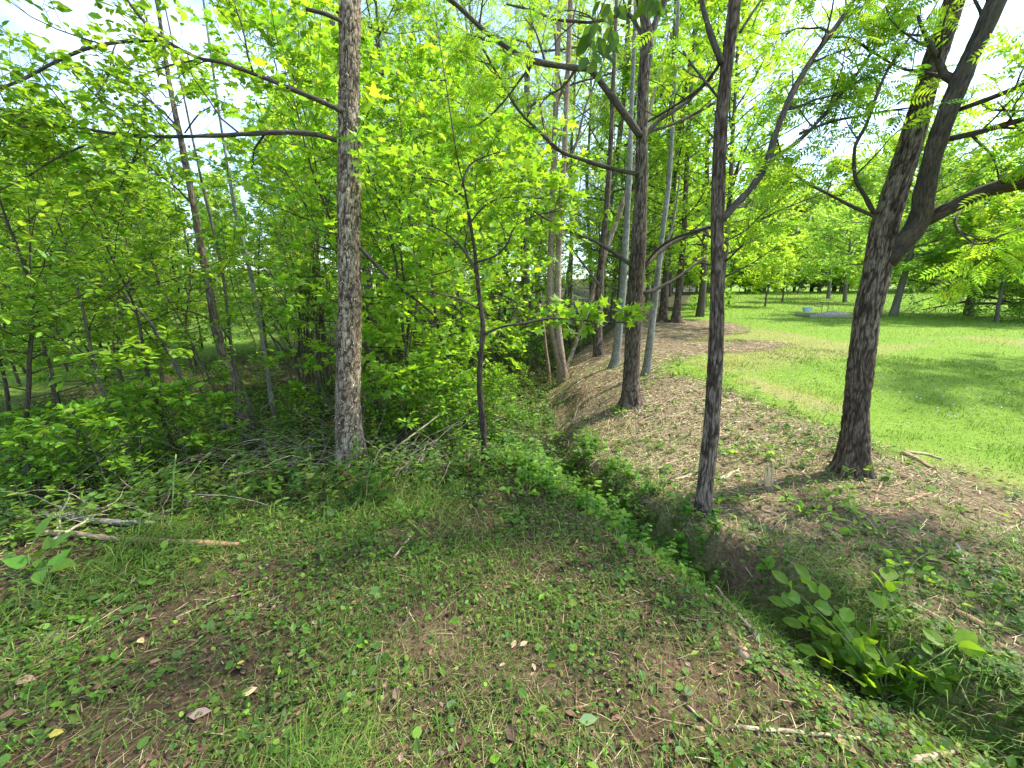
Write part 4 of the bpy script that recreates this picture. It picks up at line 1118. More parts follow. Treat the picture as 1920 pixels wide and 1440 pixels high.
# dry litter: clippings, dead leaves, crumbs of earth
n = 85000
x, y, r = polar(rg, n, .55, 12, 1.0)
pm, l, b, s, w = keepmask(x, y, .03, .7, .75, .5)
k = rg.uniform(0, 1, n) < pm + .15 * s
x, y, r = x[k], y[k], r[k]; n = len(x)
N, z = gnormal(x, y); P = np.stack([x, y, z + rg.uniform(.002, .016, n)], 1)
az = rg.uniform(0, 6.283, n); D = np.stack([np.cos(az), np.sin(az), rg.normal(0, .12, n)], 1); D = nrm(D - N * np.sum(D * N, 1, keepdims=True) * .9)
mb = MB()
q = rg.uniform(0, 1, n); a = q < .72; c = ~a
strips(mb, P[a], D[a], nrm(N[a] + rg.normal(0, .3, (a.sum(), 3))), np.where(rg.uniform(0, 1, a.sum()) < .1, rg.uniform(.08, .24, a.sum()), rg.gamma(2, .022, a.sum()) + .01), rg.uniform(.0015, .004, a.sum()) * np.clip(r[a] / 2.5, .8, 2.4), pick(rg, TANS, [3, 4, 1.2, 4], a.sum()))
for sel, kd, sz in ((c & (r > 3), 'diamond', 1.0), (c & (r <= 3), 'ovate', .9)):
    leaves(mb, kd, P[sel], D[sel], nrm(N[sel] + rg.normal(0, .4, (sel.sum(), 3))), (rg.gamma(3, .008, sel.sum()) + .008) * sz, pick(rg, BROWNS, [4, 3, 3, .8, .4], sel.sum()))
stuff(mb, 'dry_litter', M_LITTER)

# shredded straw and wood splinters raked down the right bank
n = 240000
x, y, r = polar(rg, n, 1.6, 17, .9, 58)
l, b, s, w, d = zones(x, y)
far = sstep(2.4, 4.2, y + .5 * (n2(x, y, 1.1, 81, 2) - .5))
k = rg.uniform(0, 1, n) < b * (.12 + .88 * far) * sstep(.28, .55, n2(x, y, 1.9, 83, 3)) + .0
x, y, r = x[k], y[k], r[k]; n = len(x)
N, z = gnormal(x, y); P = np.stack([x, y, z + rg.gamma(1.5, .008, n)], 1)
az = R(1) * (205 + 60 * (n2(x, y, .8, 85, 2) - .5) * 2 + rg.normal(0, 34, n)); D = np.stack([np.cos(az), np.sin(az), rg.normal(0, .06, n)], 1)
D = nrm(D - N * np.sum(D * N, 1, keepdims=True) * .95)
mb = MB()
strips(mb, P, D, nrm(N + rg.normal(0, .35, (n, 3))), rg.gamma(1.2, .045, n) + .015, rg.uniform(.0015, .006, n) * np.clip(r / 5, .8, 1.8), pick(rg, [(.44, .36, .21), (.30, .23, .13), (.56, .47, .29), (.16, .11, .066), (.28, .27, .11)], [4, 4, 2, 3, 1.2], n, .3))
stuff(mb, 'shredded_straw', M_LITTER)

# lawn
mb = MB()
n = 120000
x, y, r = polar(rg, n, 3.0, 11, 1.2, 58)
l, b, s, w, d = zones(x, y)
k = (rg.uniform(0, 1, n) < l) & (x > 0)
x, y, r, d = x[k], y[k], r[k], d[k]; n = len(x)
dm = rg.uniform(0, 1, n) < d * .75
C = np.where(dm[:, None], pick(rg, [(.34, .29, .11), (.26, .22, .08)], [1, 1], n), pick(rg, [(.16, .275, .03), (.135, .24, .025), (.19, .305, .04)], [4, 3, 2], n, .12))
hue = (n2(x, y, .7, 111, 3) - .5)[:, None]; C = C * (1 + hue * np.array([[1.5, .7, 1.2]]))
blades(mb, np.stack([x, y, terrain(x, y) - .004], 1), rg.uniform(0, 6.28, n), R(1) * rg.uniform(25, 80, n), rg.uniform(.03, .06, n) * (.6 + 1.1 * sstep(.45, .75, n2(x, y, 2.6, 117, 2))), rg.uniform(.003, .006, n) * np.clip(r / 5, 1, 2), rg.uniform(.1, .8, n), C)
n = 190000
x, y, r = polar(rg, n, 10, 60, .75, 58)
l, b, s, w, d = zones(x, y)
k = rg.uniform(0, 1, n) < l
x, y, r, d = x[k], y[k], r[k], d[k]; n = len(x)
dm = rg.uniform(0, 1, n) < d * .7
C = np.where(dm[:, None], pick(rg, [(.34, .29, .11), (.26, .22, .08)], [1, 1], n), pick(rg, [(.16, .275, .03), (.14, .25, .026), (.19, .305, .04)], [4, 3, 2], n, .12))
hue = (n2(x, y, .4, 111, 3) - .5)[:, None]; C = C * (1 + hue * np.array([[1.5, .7, 1.2]]))
blades(mb, np.stack([x, y, terrain(x, y) - .004], 1), rg.uniform(0, 6.28, n), R(1) * rg.uniform(20, 75, n), rg.uniform(.04, .07, n) * np.clip(r / 14, 1, 2), .0008 * r, 0, C, True)
stuff(mb, 'lawn_grass', M_GRASS)
# cover on the steep ditch walls
mb = MB(); n = 38000; y = -.3 + 5.6 * rg.beta(1, 1.6, n); x = ditch_x(y) + rg.uniform(-.25, .5, n)
k = rg.uniform(0, 1, n) < sstep(.46, .66, n2(x, y, 2.0, 113, 2)); x, y = x[k], y[k]; n = len(x)
N, z = gnormal(x, y); az = rg.uniform(0, 6.28, n); D = np.stack([np.cos(az), np.sin(az), rg.normal(0, .4, n)], 1); P = np.stack([x, y, z], 1) + N * rg.uniform(.003, .05, n)[:, None]
h = rg.uniform(0, 1, n) < .6
leaves(mb, 'round', P[h], D[h], nrm(N[h] + rg.normal(0, .5, (h.sum(), 3)) + [0, 0, .6]), rg.uniform(.012, .04, h.sum()), pick(rg, GREENS, GW, h.sum()))
blades(mb, P[~h], math.pi + rg.normal(0, .9, (~h).sum()), R(1) * rg.uniform(-30, 50, (~h).sum()), rg.uniform(.05, .16, (~h).sum()), rg.uniform(.002, .004, (~h).sum()), rg.uniform(.3, 1.4, (~h).sum()), pick(rg, [(.12, .21, .03), (.16, .24, .04), (.30, .26, .13), (.16, .12, .08)], [3, 2, 2, 2], (~h).sum()))
stuff(mb, 'ditch_wall_weeds', M_LEAF)
# white clover heads
n = 900; x, y, r = polar(rg, n * 3, 6, 20, 1.2, 56)
l, b, s, w, d = zones(x, y); k = (l > .8) & (x > 3) & (rg.uniform(0, 1, len(x)) < sstep(.45, .65, n2(x, y, .6, 91)))
x, y = x[k], y[k]; n = len(x); P = np.stack([x, y, terrain(x, y) + .05], 1)
mb = MB(); az = rg.uniform(0, 6.28, n)
for e in (0, 1.05, 2.1):
    D = np.stack([np.cos(az + e), np.sin(az + e), np.zeros(n)], 1)
    leaves(mb, 'round', P - D * .011, D, np.stack([-D[:, 1], D[:, 0], .5 + 0 * az], 1), .022, (.72, .72, .66))
stuff(mb, 'clover_flowers', M_LITTER)

# weeds of the woodland floor and the ditch edge: stems with whorls of leaves
def weed_field(mb, x, y, H, nl, size, kind, cols, wts, rng, stemcol=(.10, .17, .03)):
    n = len(x); z = terrain(x, y)
    lean = rng.normal(0, .18, (n, 2)); top = np.stack([x + lean[:, 0] * H, y + lean[:, 1] * H, z + H], 1); bot = np.stack([x, y, z - .01], 1)
    V, F, B = twigs(bot, top, .0022, .001); mb.add(V, F, stemcol)
    t = np.repeat(np.linspace(.3, 1.0, nl)[None], n, 0) + rng.normal(0, .06, (n, nl))
    P = (bot[:, None] + (top - bot)[:, None] * t[..., None]).reshape(-1, 3); m = len(P)
    az = (np.arange(nl)[None] * 2.4 + rng.uniform(0, 6.28, (n, 1)) + rng.normal(0, .3, (n, nl))).ravel()
    D = np.stack([np.cos(az), np.sin(az), rng.normal(.1, .25, m)], 1)
    S = (size[:, None] * (1.15 - .45 * t)).ravel() * np.exp(rng.normal(0, .2, m))
    C = np.repeat(pick(rng, cols, wts, n, .15), nl, 0) * np.exp(rng.normal(0, .15, (m, 1)))
    leaves(mb, kind, P, D, nrm(np.array([0, 0, 1.0]) + rng.normal(0, .3, (m, 3))), S, C)
mb = MB()
x, y, r = polar(rg, 9000, 2.6, 14, 1.2)
l, b, s, w, d = zones(x, y)
sd = x - ditch_x(y)
k = (rg.uniform(0, 1, len(x)) < w * 1.0) & (n2(x, y, .9, 95, 2) > .36) & (y < 14)
x, y, r = x[k], y[k], r[k]
near = r < 6
for sel, kd, nl in ((near, 'ovate', 9), (~near, 'diamond', 8)):
    weed_field(mb, x[sel], y[sel], rg.uniform(.08, .38, sel.sum()), nl, rg.uniform(.04, .085, sel.sum()), kd, GREENS, GW, rg)
x = rg.uniform(-1.0, .3, 1500); y = 2.3 + 6 * rg.beta(1.3, 1.6, 1500); x = ditch_x(y) + x * np.interp(y, [.8, 3, 7], [.45, .85, 1.2])
k = n2(x, y, 1.6, 97, 2) > .47; x, y = x[k], y[k]
weed_field(mb, x, y, rg.uniform(.04, .2, len(x)), 7, rg.uniform(.025, .065, len(x)), 'heart', [(.13, .27, .03), (.10, .22, .035), (.16, .28, .07)], [3, 2, 1], rg)
# patches of broad weeds on the near right bank
x, y, r = polar(rg, 1500, 1.4, 5.5, 1.3, 60)
l, b, s, w, d = zones(x, y); k = (b > .5) & (n2(x, y, 1.5, 99, 2) > .5) & (s < .4); x, y = x[k], y[k]
weed_field(mb, x, y, rg.uniform(.03, .14, len(x)), 6, rg.uniform(.03, .06, len(x)), 'ovate', GREENS, GW, rg)
# scattered taller weeds in the mown strip
x, y, r = polar(rg, 800, 1.0, 5.0, 1.3, 60)
l, b, s, w, d = zones(x, y); k = (b < .3) & (l < .3) & (n2(x, y, 1.7, 101, 2) > .5); x, y = x[k], y[k]
weed_field(mb, x, y, rg.uniform(.02, .09, len(x)), 6, rg.uniform(.022, .045, len(x)), 'ovate', GREENS, GW, rg)
stuff(mb, 'leafy_weeds', M_LEAF)
# long grass hanging over the steep side of the ditch
mb = MB()
n = 3600; y = rg.uniform(.6, 4.6, n); sx = rg.uniform(.02, .34, n); x = ditch_x(y) + sx
k = n2(x, y, 2.3, 103, 2) > .54; x, y = x[k], y[k]; n = len(x)
blades(mb, np.stack([x, y, terrain(x, y)], 1), math.pi + rg.normal(0, .7, n), R(1) * rg.uniform(0, 55, n), rg.uniform(.06, .22, n), rg.uniform(.003, .005, n), rg.uniform(.6, 1.6, n), pick(rg, [(.11, .21, .03), (.16, .25, .04), (.26, .23, .09)], [4, 2, 1], n))
n = 7000; x, y, r = polar(rg, n, .7, 6, 1.1); l, b, s, w, d = zones(x, y)
k = (n2(x, y, 1.1, 105, 2) > .66) & (l < .3) & (s < .3); x, y = x[k], y[k]; n = len(x)
blades(mb, np.stack([x, y, terrain(x, y)], 1), rg.normal(.7, .9, n), R(1) * rg.uniform(20, 75, n), rg.uniform(.08, .22, n), rg.uniform(.003, .005, n), rg.uniform(.4, 1.3, n), pick(rg, [(.13, .24, .03), (.17, .27, .04)], [4, 2], n))
stuff(mb, 'long_grass', M_GRASS)
# ------------------------------------------------------------------ the many-stemmed shrub left of the scaly trunk
def shrub():
    rng = np.random.default_rng(808)
    b0 = G(598, 742); root = empty('multi_stem_shrub', b0); tag(root, 'tall bushy shrub of many dark crowded stems fanning out left of the scaly trunk', 'shrub')
    Y = b0[1]; P, D, N, S = [], [], [], []
    tops = [(455, 430), (470, 395), (495, 360), (515, 330), (535, 310), (552, 290), (568, 300), (582, 310), (596, 320), (612, 330), (480, 470), (450, 500), (430, 470), (520, 420), (540, 400), (560, 380), (575, 370),
            (600, 400), (618, 420), (500, 520), (465, 545), (630, 470), (590, 280), (545, 350), (525, 450), (440, 560)]
    for i, (tx, ty) in enumerate(tops):
        bx, by = 598 + rng.uniform(-32, 28), 742 + rng.uniform(-8, 14)
        d = rng.uniform(-.5, .6)
        m = (bx + (tx - bx) * .33 + rng.uniform(-5, 12), by + (ty - by) * .45)
        m2 = (bx + (tx - bx) * .66 + rng.uniform(-8, 8), by + (ty - by) * .75)
        pts = [AY(bx, by, Y), AY(*m, Y + d * .35), AY(*m2, Y + d * .7), AY(tx, ty, Y + d)]
        pts[0][2] = terrain(pts[0][0], pts[0][1]) - .05
        Q = smooth_poly(pts, 16); r0 = rng.uniform(.010, .022)
        mb = MB(); add_branch(mb, Q, r0, .003, (.12, .098, .075) if rng.uniform() < .7 else (.22, .185, .14), 900 + i, 6)
        tubes, tw = [], []
        sprout(rng, Q, r0, .003, .5, 1, (7, 5), tubes, tw, .3, .8, .08)
        for q, a, b in tubes:
            V, F, B = tube(q, np.linspace(a, b, len(q)), 3); mb.add(V, F, (.07, .058, .042), B)
        V, F, B = twigs([a for a, b in tw], [b for a, b in tw], .0018, .001); mb.add(V, F, (.08, .07, .05), B)
        mb.build('stem', M_BARK, root, smooth=True)
        p, dd, n, s = twig_leaves(rng, tw, 1, .045, .5, .1); P.append(p); D.append(dd); N.append(n); S.append(s)
    dress(root, rng, 'ovate', np.concatenate(P), np.concatenate(D), np.concatenate(N), np.concatenate(S), (.15, .30, .028), 0, lo='diamond')
shrub()

# ------------------------------------------------------------------ sticks, logs and splinters
def stick(name, label, pts, w0, w1, col, cat='stick', lift=.012, group=None, sides=7, end=None, raise_=None, kink=.06, mat=None):
    rng = np.random.default_rng(abs(int(pts[0][0] * 7 + pts[0][1])))
    P = []
    for i, (x, y) in enumerate(pts):
        g = G(x, y) if raise_ is None or not raise_[i] else AY(x, y, raise_[i])
        if raise_ is None or not raise_[i]: g = g + [0, 0, lift]
        P.append(g)
    P = np.array(P); n = max(8, int(np.sum(np.linalg.norm(np.diff(P, axis=0), axis=1)) / .05))
    Q = smooth_poly(P, min(n, 40)); dep = np.linalg.norm(P[0] - CAMP)
    Q[1:-1] += rng.normal(0, kink * .06, (len(Q) - 2, 3)) * np.array([1, 1, .4])
    r0, r1 = .5 * w0 / FOC * dep * .85, .5 * w1 / FOC * dep * .85
    root = empty(name, Q[len(Q) // 2]); tag(root, label, cat, group)
    mb = MB(); add_branch(mb, Q, r0, r1, col, 50 + int(pts[0][0]), sides); mb.build('shaft', mat or M_BARK, root, smooth=True)
    if end:
        k = max(3, len(Q) // 4); d = nrm(Q[-1] - Q[-k])
        mb = MB(); add_branch(mb, Q[-k:] + [0, 0, .001], r1 * 1.18, r1 * .95, end, 77, sides); 
        for j in range(5):
            o = rng.normal(0, r1 * .5, 3); V, F, B = tube([Q[-1] - d * .03 + o, Q[-1] + d * rng.uniform(.01, .05) + o], [r1 * .35, .001], 4); mb.add(V, F, end, B)
        mb.build('broken_end', M_WOOD, root, smooth=True)
    return root
GREYST, TANST, PALEST, REDST = (.20, .175, .14), (.33, .25, .15), (.55, .45, .29), (.20, .125, .075)
stick('fallen_log', 'thin fallen log with broken orange end lying at left', [(82, 1003), (150, 1008), (230, 1017), (310, 1020), (380, 1024), (448, 1027)], 8, 7, (.24, .175, .12), 'log', .022, sides=10, end=(.40, .23, .11), kink=.03)
stick('grey_log', 'grey weathered log half hidden in weeds behind the thin fallen log', [(85, 972), (150, 979), (220, 987), (290, 988)], 9, 7, (.20, .18, .155), 'log', .03)
stick('forked_dead_twig', 'pale dead twig sticking up from the thin fallen log', [(105, 1000), (114, 968), (122, 945), (131, 926)], 4, 2, (.36, .31, .24), 'twig', raise_=[None, 2.75, 2.76, 2.78])
stick('crossing_stick', 'pale stick crossing the thin fallen log', [(100, 1026), (135, 1005), (168, 986)], 4, 3, (.34, .28, .2), lift=.05)
stick('green_stalk', 'upright pale green leafless stalk in front of the left thicket', [(320, 1012), (323, 960), (325, 900), (330, 852)], 4, 2, (.22, .32, .10), 'stalk', raise_=[None, 2.9, 2.9, 2.9], kink=.02)
stick('dry_stalk', 'upright dry pinkish stalk beside the green stalk', [(348, 1003), (351, 965), (355, 922)], 4, 3, (.34, .25, .18), 'stalk', raise_=[None, 2.95, 2.95], kink=.02)
stick('leaning_dry_stick', 'long dry stick leaning up toward the centre from the scaly trunk', [(718, 862), (755, 830), (795, 800), (832, 770)], 5, 2.5, (.36, .29, .2), raise_=[None, 4.0, 4.15, 4.3], kink=.03)
sk = [([(420, 882), (470, 862), (520, 848), (545, 835)], 4, 2, GREYST, 'long arched grey stick lying left of the scaly trunk base'),
      ([(500, 860), (545, 880), (585, 888), (615, 905)], 3, 2, GREYST, 'grey stick among weeds just left of the scaly trunk'),
      ([(650, 906), (720, 886), (790, 874), (848, 870)], 5, 3, TANST, 'straight tan stick lying right of the scaly trunk base'),
      ([(745, 860), (770, 880), (790, 898)], 4, 2, GREYST, 'short grey stick crossing the tan stick by the scaly trunk'),
      ([(600, 945), (680, 925), (760, 905)], 4, 2, GREYST, 'low grey branch in the weeds below the scaly trunk'),
      ([(755, 970), (790, 1000), (825, 1040)], 4, 2, TANST, 'bent tan twig on the mown rise in the foreground centre'),
      ([(740, 1045), (760, 1020), (775, 1000)], 4, 3, PALEST, 'bundle-like pale straw twig left of the bent tan twig'),
      ([(960, 1010), (1030, 1008), (1095, 1002)], 4, 2, REDST, 'thin reddish twig lying before the ditch weeds'),
      ([(900, 1160), (960, 1190), (1010, 1215)], 3, 2, REDST, 'thin dark twig across the middle foreground'),
      ([(1290, 1022), (1330, 1085), (1385, 1155), (1430, 1205)], 6, 4, (.30, .25, .17), 'long pale stick sloping down into the ditch'),
      ([(1430, 1190), (1490, 1205), (1540, 1228)], 4, 3, (.22, .17, .11), 'brown stick bridging the ditch under the leafy shoot'),
      ([(1380, 1366), (1470, 1372), (1560, 1382), (1642, 1389)], 6, 5, (.42, .33, .21), 'long pale stripped stick lying in the lower right foreground'),
      ([(1665, 1045), (1720, 1048), (1790, 1060)], 4, 3, TANST, 'tan stick among weeds on the near right bank'),
      ([(1792, 1022), (1808, 1060), (1815, 1105)], 5, 3, (.40, .36, .30), 'grey upright-leaning stick at right among weeds'),
      ([(1745, 1190), (1785, 1155), (1815, 1125)], 4, 3, (.34, .28, .2), 'pale diagonal stick on the right bank near its edge'),
      ([(1800, 1040), (1860, 1010), (1920, 980)], 5, 3, TANST, 'long tan stick running to the right edge'),
      ([(1790, 1150), (1830, 1170), (1865, 1200)], 12, 8, (.26, .17, .10), 'thick brown bark strip on the right bank'),
      ([(1150, 905), (1210, 890), (1260, 868), (1310, 850)], 7, 4, (.42, .32, .2), 'split tan branch lying across the bare bank'),
      ([(1200, 885), (1245, 862), (1275, 848)], 7, 4, (.45, .35, .22), 'second split tan branch just above the first'),
      ([(1090, 905), (1130, 890), (1170, 883)], 4, 2, GREYST, 'grey twig bridging the dark ditch hole'),
      ([(1110, 985), (1165, 960), (1215, 938)], 5, 3, (.26, .2, .14), 'brown branch across the grassy ditch hole'),
      ([(1255, 905), (1290, 893), (1330, 870)], 7, 5, (.5, .4, .26), 'pale splintered piece left of the slender dark trunk'),
      ([(1350, 900), (1370, 890), (1385, 880)], 8, 3, (.55, .45, .28), 'pale split wedge right of the slender dark trunk'),
      ([(1455, 912), (1468, 922), (1480, 932)], 5, 3, (.55, .45, .28), 'pale splinter lying right of the splintered stump'),
      ([(1640, 948), (1648, 915), (1655, 900)], 5, 3, (.34, .25, .16), 'brown stick leaning in front of the forked trunk'),
      ([(1690, 850), (1720, 862), (1750, 880)], 10, 5, (.42, .30, .18), 'broad tan split board right of the forked trunk'),
      ([(1695, 848), (1735, 853), (1765, 862)], 6, 4, (.5, .38, .24), 'narrow tan split board above the broad one'),
      ([(1690, 945), (1715, 935), (1745, 925)], 9, 5, (.36, .24, .14), 'curled brown bark piece right of the forked trunk'),
      ([(1040, 760), (1080, 740), (1130, 725)], 4, 3, TANST, 'tan stick along the top of the straw mound'),
      ([(1045, 880), (1065, 850), (1085, 820)], 4, 3, (.48, .38, .24), 'pale stick standing in the straw slope'),
      ([(1060, 840), (1095, 815), (1140, 800)], 5, 3, (.4, .3, .18), 'tan stick raked down the straw slope'),
      ([(1120, 845), (1150, 825), (1175, 815)], 4, 3, (.4, .3, .18), 'short tan stick below the straight mound trunk'),
      ([(1250, 785), (1280, 775), (1320, 765)], 5, 3, (.4, .3, .18), 'tan stick right of the straight mound trunk'),
      ([(1390, 770), (1420, 790), (1445, 800)], 4, 3, (.34, .26, .16), 'tan stick at the lawn edge between two dark trunks'),
      ([(1650, 1310), (1690, 1290), (1735, 1265)], 5, 3, (.3, .22, .13), 'brown stick on the right ditch side below the leafy shoot'),
      ([(1700, 1430), (1760, 1418), (1800, 1402)], 10, 7, (.36, .28, .18), 'thick pale broken stick at the bottom right edge'),
      ([(375, 980), (420, 955), (470, 930)], 3, 2, (.4, .34, .24), 'thin pale stalk leaning over the weeds left of centre'),
      ([(330, 1160), (400, 1130), (440, 1118)], 3, 2, TANST, 'thin tan twig on the left mown ground'),
      ([(1280, 1320), (1330, 1360), (1370, 1390)], 4, 3, TANST, 'tan twig angled down beside the ditch rim'),
      ([(15, 1235), (50, 1215), (85, 1200)], 4, 3, GREYST, 'grey twig near the lower left edge')]
for p, a, b, c, lab in sk:
    stick('fallen_stick', lab, p, a, b, tuple(.8 * v for v in c), lift=.006)
# rotten log piece in the ditch
stick('rotten_log', 'short rotten log end wedged in the ditch side', [(1362, 1178), (1380, 1208), (1402, 1240)], 20, 17, (.12, .08, .05), 'log', .0, sides=14, end=(.24, .17, .11), kink=.02)
# splintered stump
def splinter(parent, base, top, w, col=(.50, .38, .20)):
    base = np.asarray(base); top = np.asarray(top); d = nrm(top - base); s = nrm(np.cross(d, [0, 1, .2])); t = np.cross(d, s)
    ring = lambda c, a, b: [c + s * a + t * b, c - s * a + t * b, c - s * a - t * b, c + s * a - t * b]
    V = ring(base, w, w * .45) + ring(base + (top - base) * .7, w * .9, w * .4) + [top + s * w * .5, top - s * w * .1 + d * .02]
    F = []
    for k in (0, 4):
        if k == 0:
            for j in range(4): F += [(j, (j + 1) % 4, 4 + (j + 1) % 4), (j, 4 + (j + 1) % 4, 4 + j)]
    F += [(4, 5, 9), (4, 9, 8), (5, 6, 9), (6, 7, 8), (6, 8, 9), (7, 4, 8), (0, 2, 1), (0, 3, 2)]
    m = MB(); m.add(V, F, col); return m.build('splinter', M_WOOD, parent)
g0 = G(1440, 916); st = empty('splintered_stump', g0); tag(st, 'low stump shattered into pale upright splinters between the two dark trunks', 'stump')
mb = MB(); V, F, B = tube([g0 - [0, 0, .05], g0 + [0, 0, .012], g0 + [0, 0, .03]], [.06, .05, .03], 12); V = V + (vnoise(V * 40, 3) - .5)[:, None] * .02; mb.add(V, F, (.2, .14, .09), B); mb.build('stump_base', M_WOOD, st)
Yg = g0[1]
for (bx, by, tx, ty, w) in ((1437, 915, 1436, 882, .013), (1443, 918, 1442, 872, .014), (1448, 905, 1450, 868, .008), (1426, 910, 1416, 898, .010), (1430, 925, 1429, 914, .005)):
    splinter(st, AY(bx, by, Yg - .01), AY(tx, ty, Yg), w)
g0 = G(1487, 925); st = empty('broken_stem', g0); tag(st, 'single pale broken stem poking up right of the splintered stump', 'stem')
splinter(st, AY(1487, 928, g0[1]), AY(1488, 905, g0[1]), .007)

# ------------------------------------------------------------------ tangles of dead brush
def tangle(label, cpx, n, sx, sy, H, seed, cols):
    rng = np.random.default_rng(seed); c = G(*cpx); root = empty('brush_tangle', c); tag(root, label, 'brush')
    mb = MB()
    for i in range(n):
        p = c + [rng.normal(0, sx), rng.normal(0, sy), 0]; p[2] = terrain(p[0], p[1]) + rng.uniform(-.02, H * .5)
        a = rng.uniform(0, 6.28); q = grow(rng, p, (math.cos(a), math.sin(a), rng.uniform(-.1, .8)), rng.uniform(.25, .9), 6, .22, -.05)
        q[:, 2] = np.maximum(q[:, 2], terrain(q[:, 0], q[:, 1]) + .004)
        r = rng.uniform(.0012, .0045); V, F, B = tube(q, np.linspace(r, r * .4, 7), 4); mb.add(V, F, np.array(cols[rng.integers(len(cols))]) * rng.uniform(.7, 1.3), B)
    o = mb.build('dead_twigs', M_BARK, root); o['kind'] = 'stuff'
DEAD = [(.30, .25, .18), (.20, .165, .125), (.38, .32, .23), (.13, .105, .08)]
tangle('tangle of thin dead brush at the left of the scaly trunk foot', (540, 870), 110, .45, .25, .3, 1, DEAD)
tangle('tangle of thin dead brush right of the scaly trunk foot', (760, 865), 110, .4, .22, .3, 2, DEAD)
tangle('dead brush heap under the bowed grey trunk', (400, 850), 90, .45, .3, .35, 3, DEAD)
tangle('dead twigs at the foot of the many-stemmed shrub', (590, 790), 90, .5, .3, .4, 4, DEAD)
tangle('dead brush in the weeds behind the thin fallen log', (200, 940), 60, .5, .25, .3, 5, DEAD)
tangle('torn twigs along the straw edge of the upper ditch', (1040, 830), 80, .2, .5, .15, 6, DEAD)
# ------------------------------------------------------------------ leaves lying in the foreground
def flat_leaf(px, py, size, az, col, label, kind='ovate', name='fallen_leaf', tilt=.2):
    rng = np.random.default_rng(int(px)); p = G(px, py) + [0, 0, .02]
    m = MB(); D = np.array([[math.cos(az), math.sin(az), .1]]); N = nrm(np.array([[0, -.25, 1.0]]) + rng.normal(0, tilt, (1, 3)))
    leaves(m, kind, p[None], D, N, size, col); tag(m.build(name, M_LEAF if col[1] > col[0] else M_LITTER), label, 'leaf')
flat_leaf(322, 1052, .045, .4, (.45, .33, .06), 'yellow fallen leaf below the thin fallen log')
flat_leaf(92, 1386, .05, .2, (.42, .35, .07), 'yellow fallen leaf near the lower left corner')
flat_leaf(455, 1312, .055, .7, (.52, .36, .20), 'tan fallen leaf in the lower left foreground')
flat_leaf(355, 1352, .075, .3, (.25, .17, .14), 'pinkish brown fallen leaf at lower left')
flat_leaf(445, 1252, .03, .5, (.42, .35, .07), 'small yellow fallen leaf above the tan one')
flat_leaf(260, 1205, .05, -.4, (.45, .36, .16), 'pale tan fallen leaf on a dark green one at left')
flat_leaf(30, 1285, .08, .1, (.34, .22, .14), 'brown curled leaf at the left edge')
flat_leaf(698, 1112, .075, -.5, (.20, .36, .12), 'large light green leaf lying on the bare rise', 'heart')
flat_leaf(1085, 1360, .075, .1, (.26, .40, .18), 'pale green upturned leaf in the bottom centre')
flat_leaf(960, 1222, .05, 1.2, (.42, .30, .18), 'tan fallen leaf in the middle foreground, left of a pair')
flat_leaf(975, 1218, .045, .6, (.40, .28, .18), 'tan fallen leaf in the middle foreground, right of a pair')
flat_leaf(250, 1148, .06, .2, (.11, .24, .05), 'dark green leaf lying flat on the left ground')
flat_leaf(1635, 1165, .085, -.35, (.30, .44, .22), 'silvery green upturned leaf above the leafy shoot')
flat_leaf(745, 1320, .06, 2.0, (.20, .12, .09), 'dark brown crumpled leaf in the lower centre')
flat_leaf(1820, 1280, .06, .3, (.50, .40, .24), 'pale wood chip like leaf on the lower right bank')

# ------------------------------------------------------------------ single plants
def shoot(name, label, cat, stems, leafspec, rng, col, smin, smax, kind='ovate', extra_col=None, stemcol=(.16, .22, .07)):
    """stems given as lists of world points; leaves are objects of their own"""
    root = empty(name, stems[0][0]); tag(root, label, cat)
    PP, DD, NN, SS = [], [], [], []
    for S_ in stems:
        Q = smooth_poly(S_, 12); mb = MB(); V, F, B = tube(Q, np.linspace(.0045, .0015, 12), 6); mb.add(V, F, stemcol, B); mb.build('stem', M_WOOD, root, smooth=True)
        n = leafspec
        for j in range(n):
            p, d = along(Q, .15 + .85 * (j + .5) / n)
            sd = nrm(np.cross(d, [0, 0, 1.0])) * (1 if j % 2 else -1)
            D = nrm(d * .5 + sd * .8 + rng.normal(0, .5, 3) + [0, 0, .05]); PP.append(p + D * .012); DD.append(D)
            NN.append(nrm(np.array([-.1, -.35, 1.0]) + rng.normal(0, .5, 3))); SS.append(rng.uniform(smin, smax))
        p, d = along(Q, .999); PP.append(p); DD.append(d); NN.append(nrm(np.array([0, -.3, 1.0]))); SS.append(smax)
    leaf_objects(root, kind, np.array(PP), np.array(DD), np.array(NN), np.array(SS), col)
    return root
rng = np.random.default_rng(555)
def W3(lst): return [AY(x, y, Y) for x, y, Y in lst]
b = G(1665, 1310); yb = b[1]; sts = []
for i in range(17):
    tx, ty = (rng.uniform(1475, 1665), rng.uniform(1085, 1235)) if i < 13 else (rng.uniform(1690, 1755), rng.uniform(1300, 1395))
    Yt = yb + (.38 - (ty - 1085) / 150 * .28 + rng.uniform(-.05, .1) if i < 13 else rng.uniform(-.08, .03))
    t = AY(tx, ty, Yt); t[2] = max(t[2], terrain(t[0], t[1]) + .07); m = (b + t) / 2 + [rng.normal(0, .03), rng.normal(0, .03), .06]
    sts.append([b + [rng.normal(0, .015), rng.normal(0, .015), 0], m, t])
shoot('leafy_shoot', 'large bright green leafy shoot bending across the ditch at lower right', 'plant', sts, 10, rng, (.15, .32, .026), .055, .10, 'broad')
b = G(60, 1080)
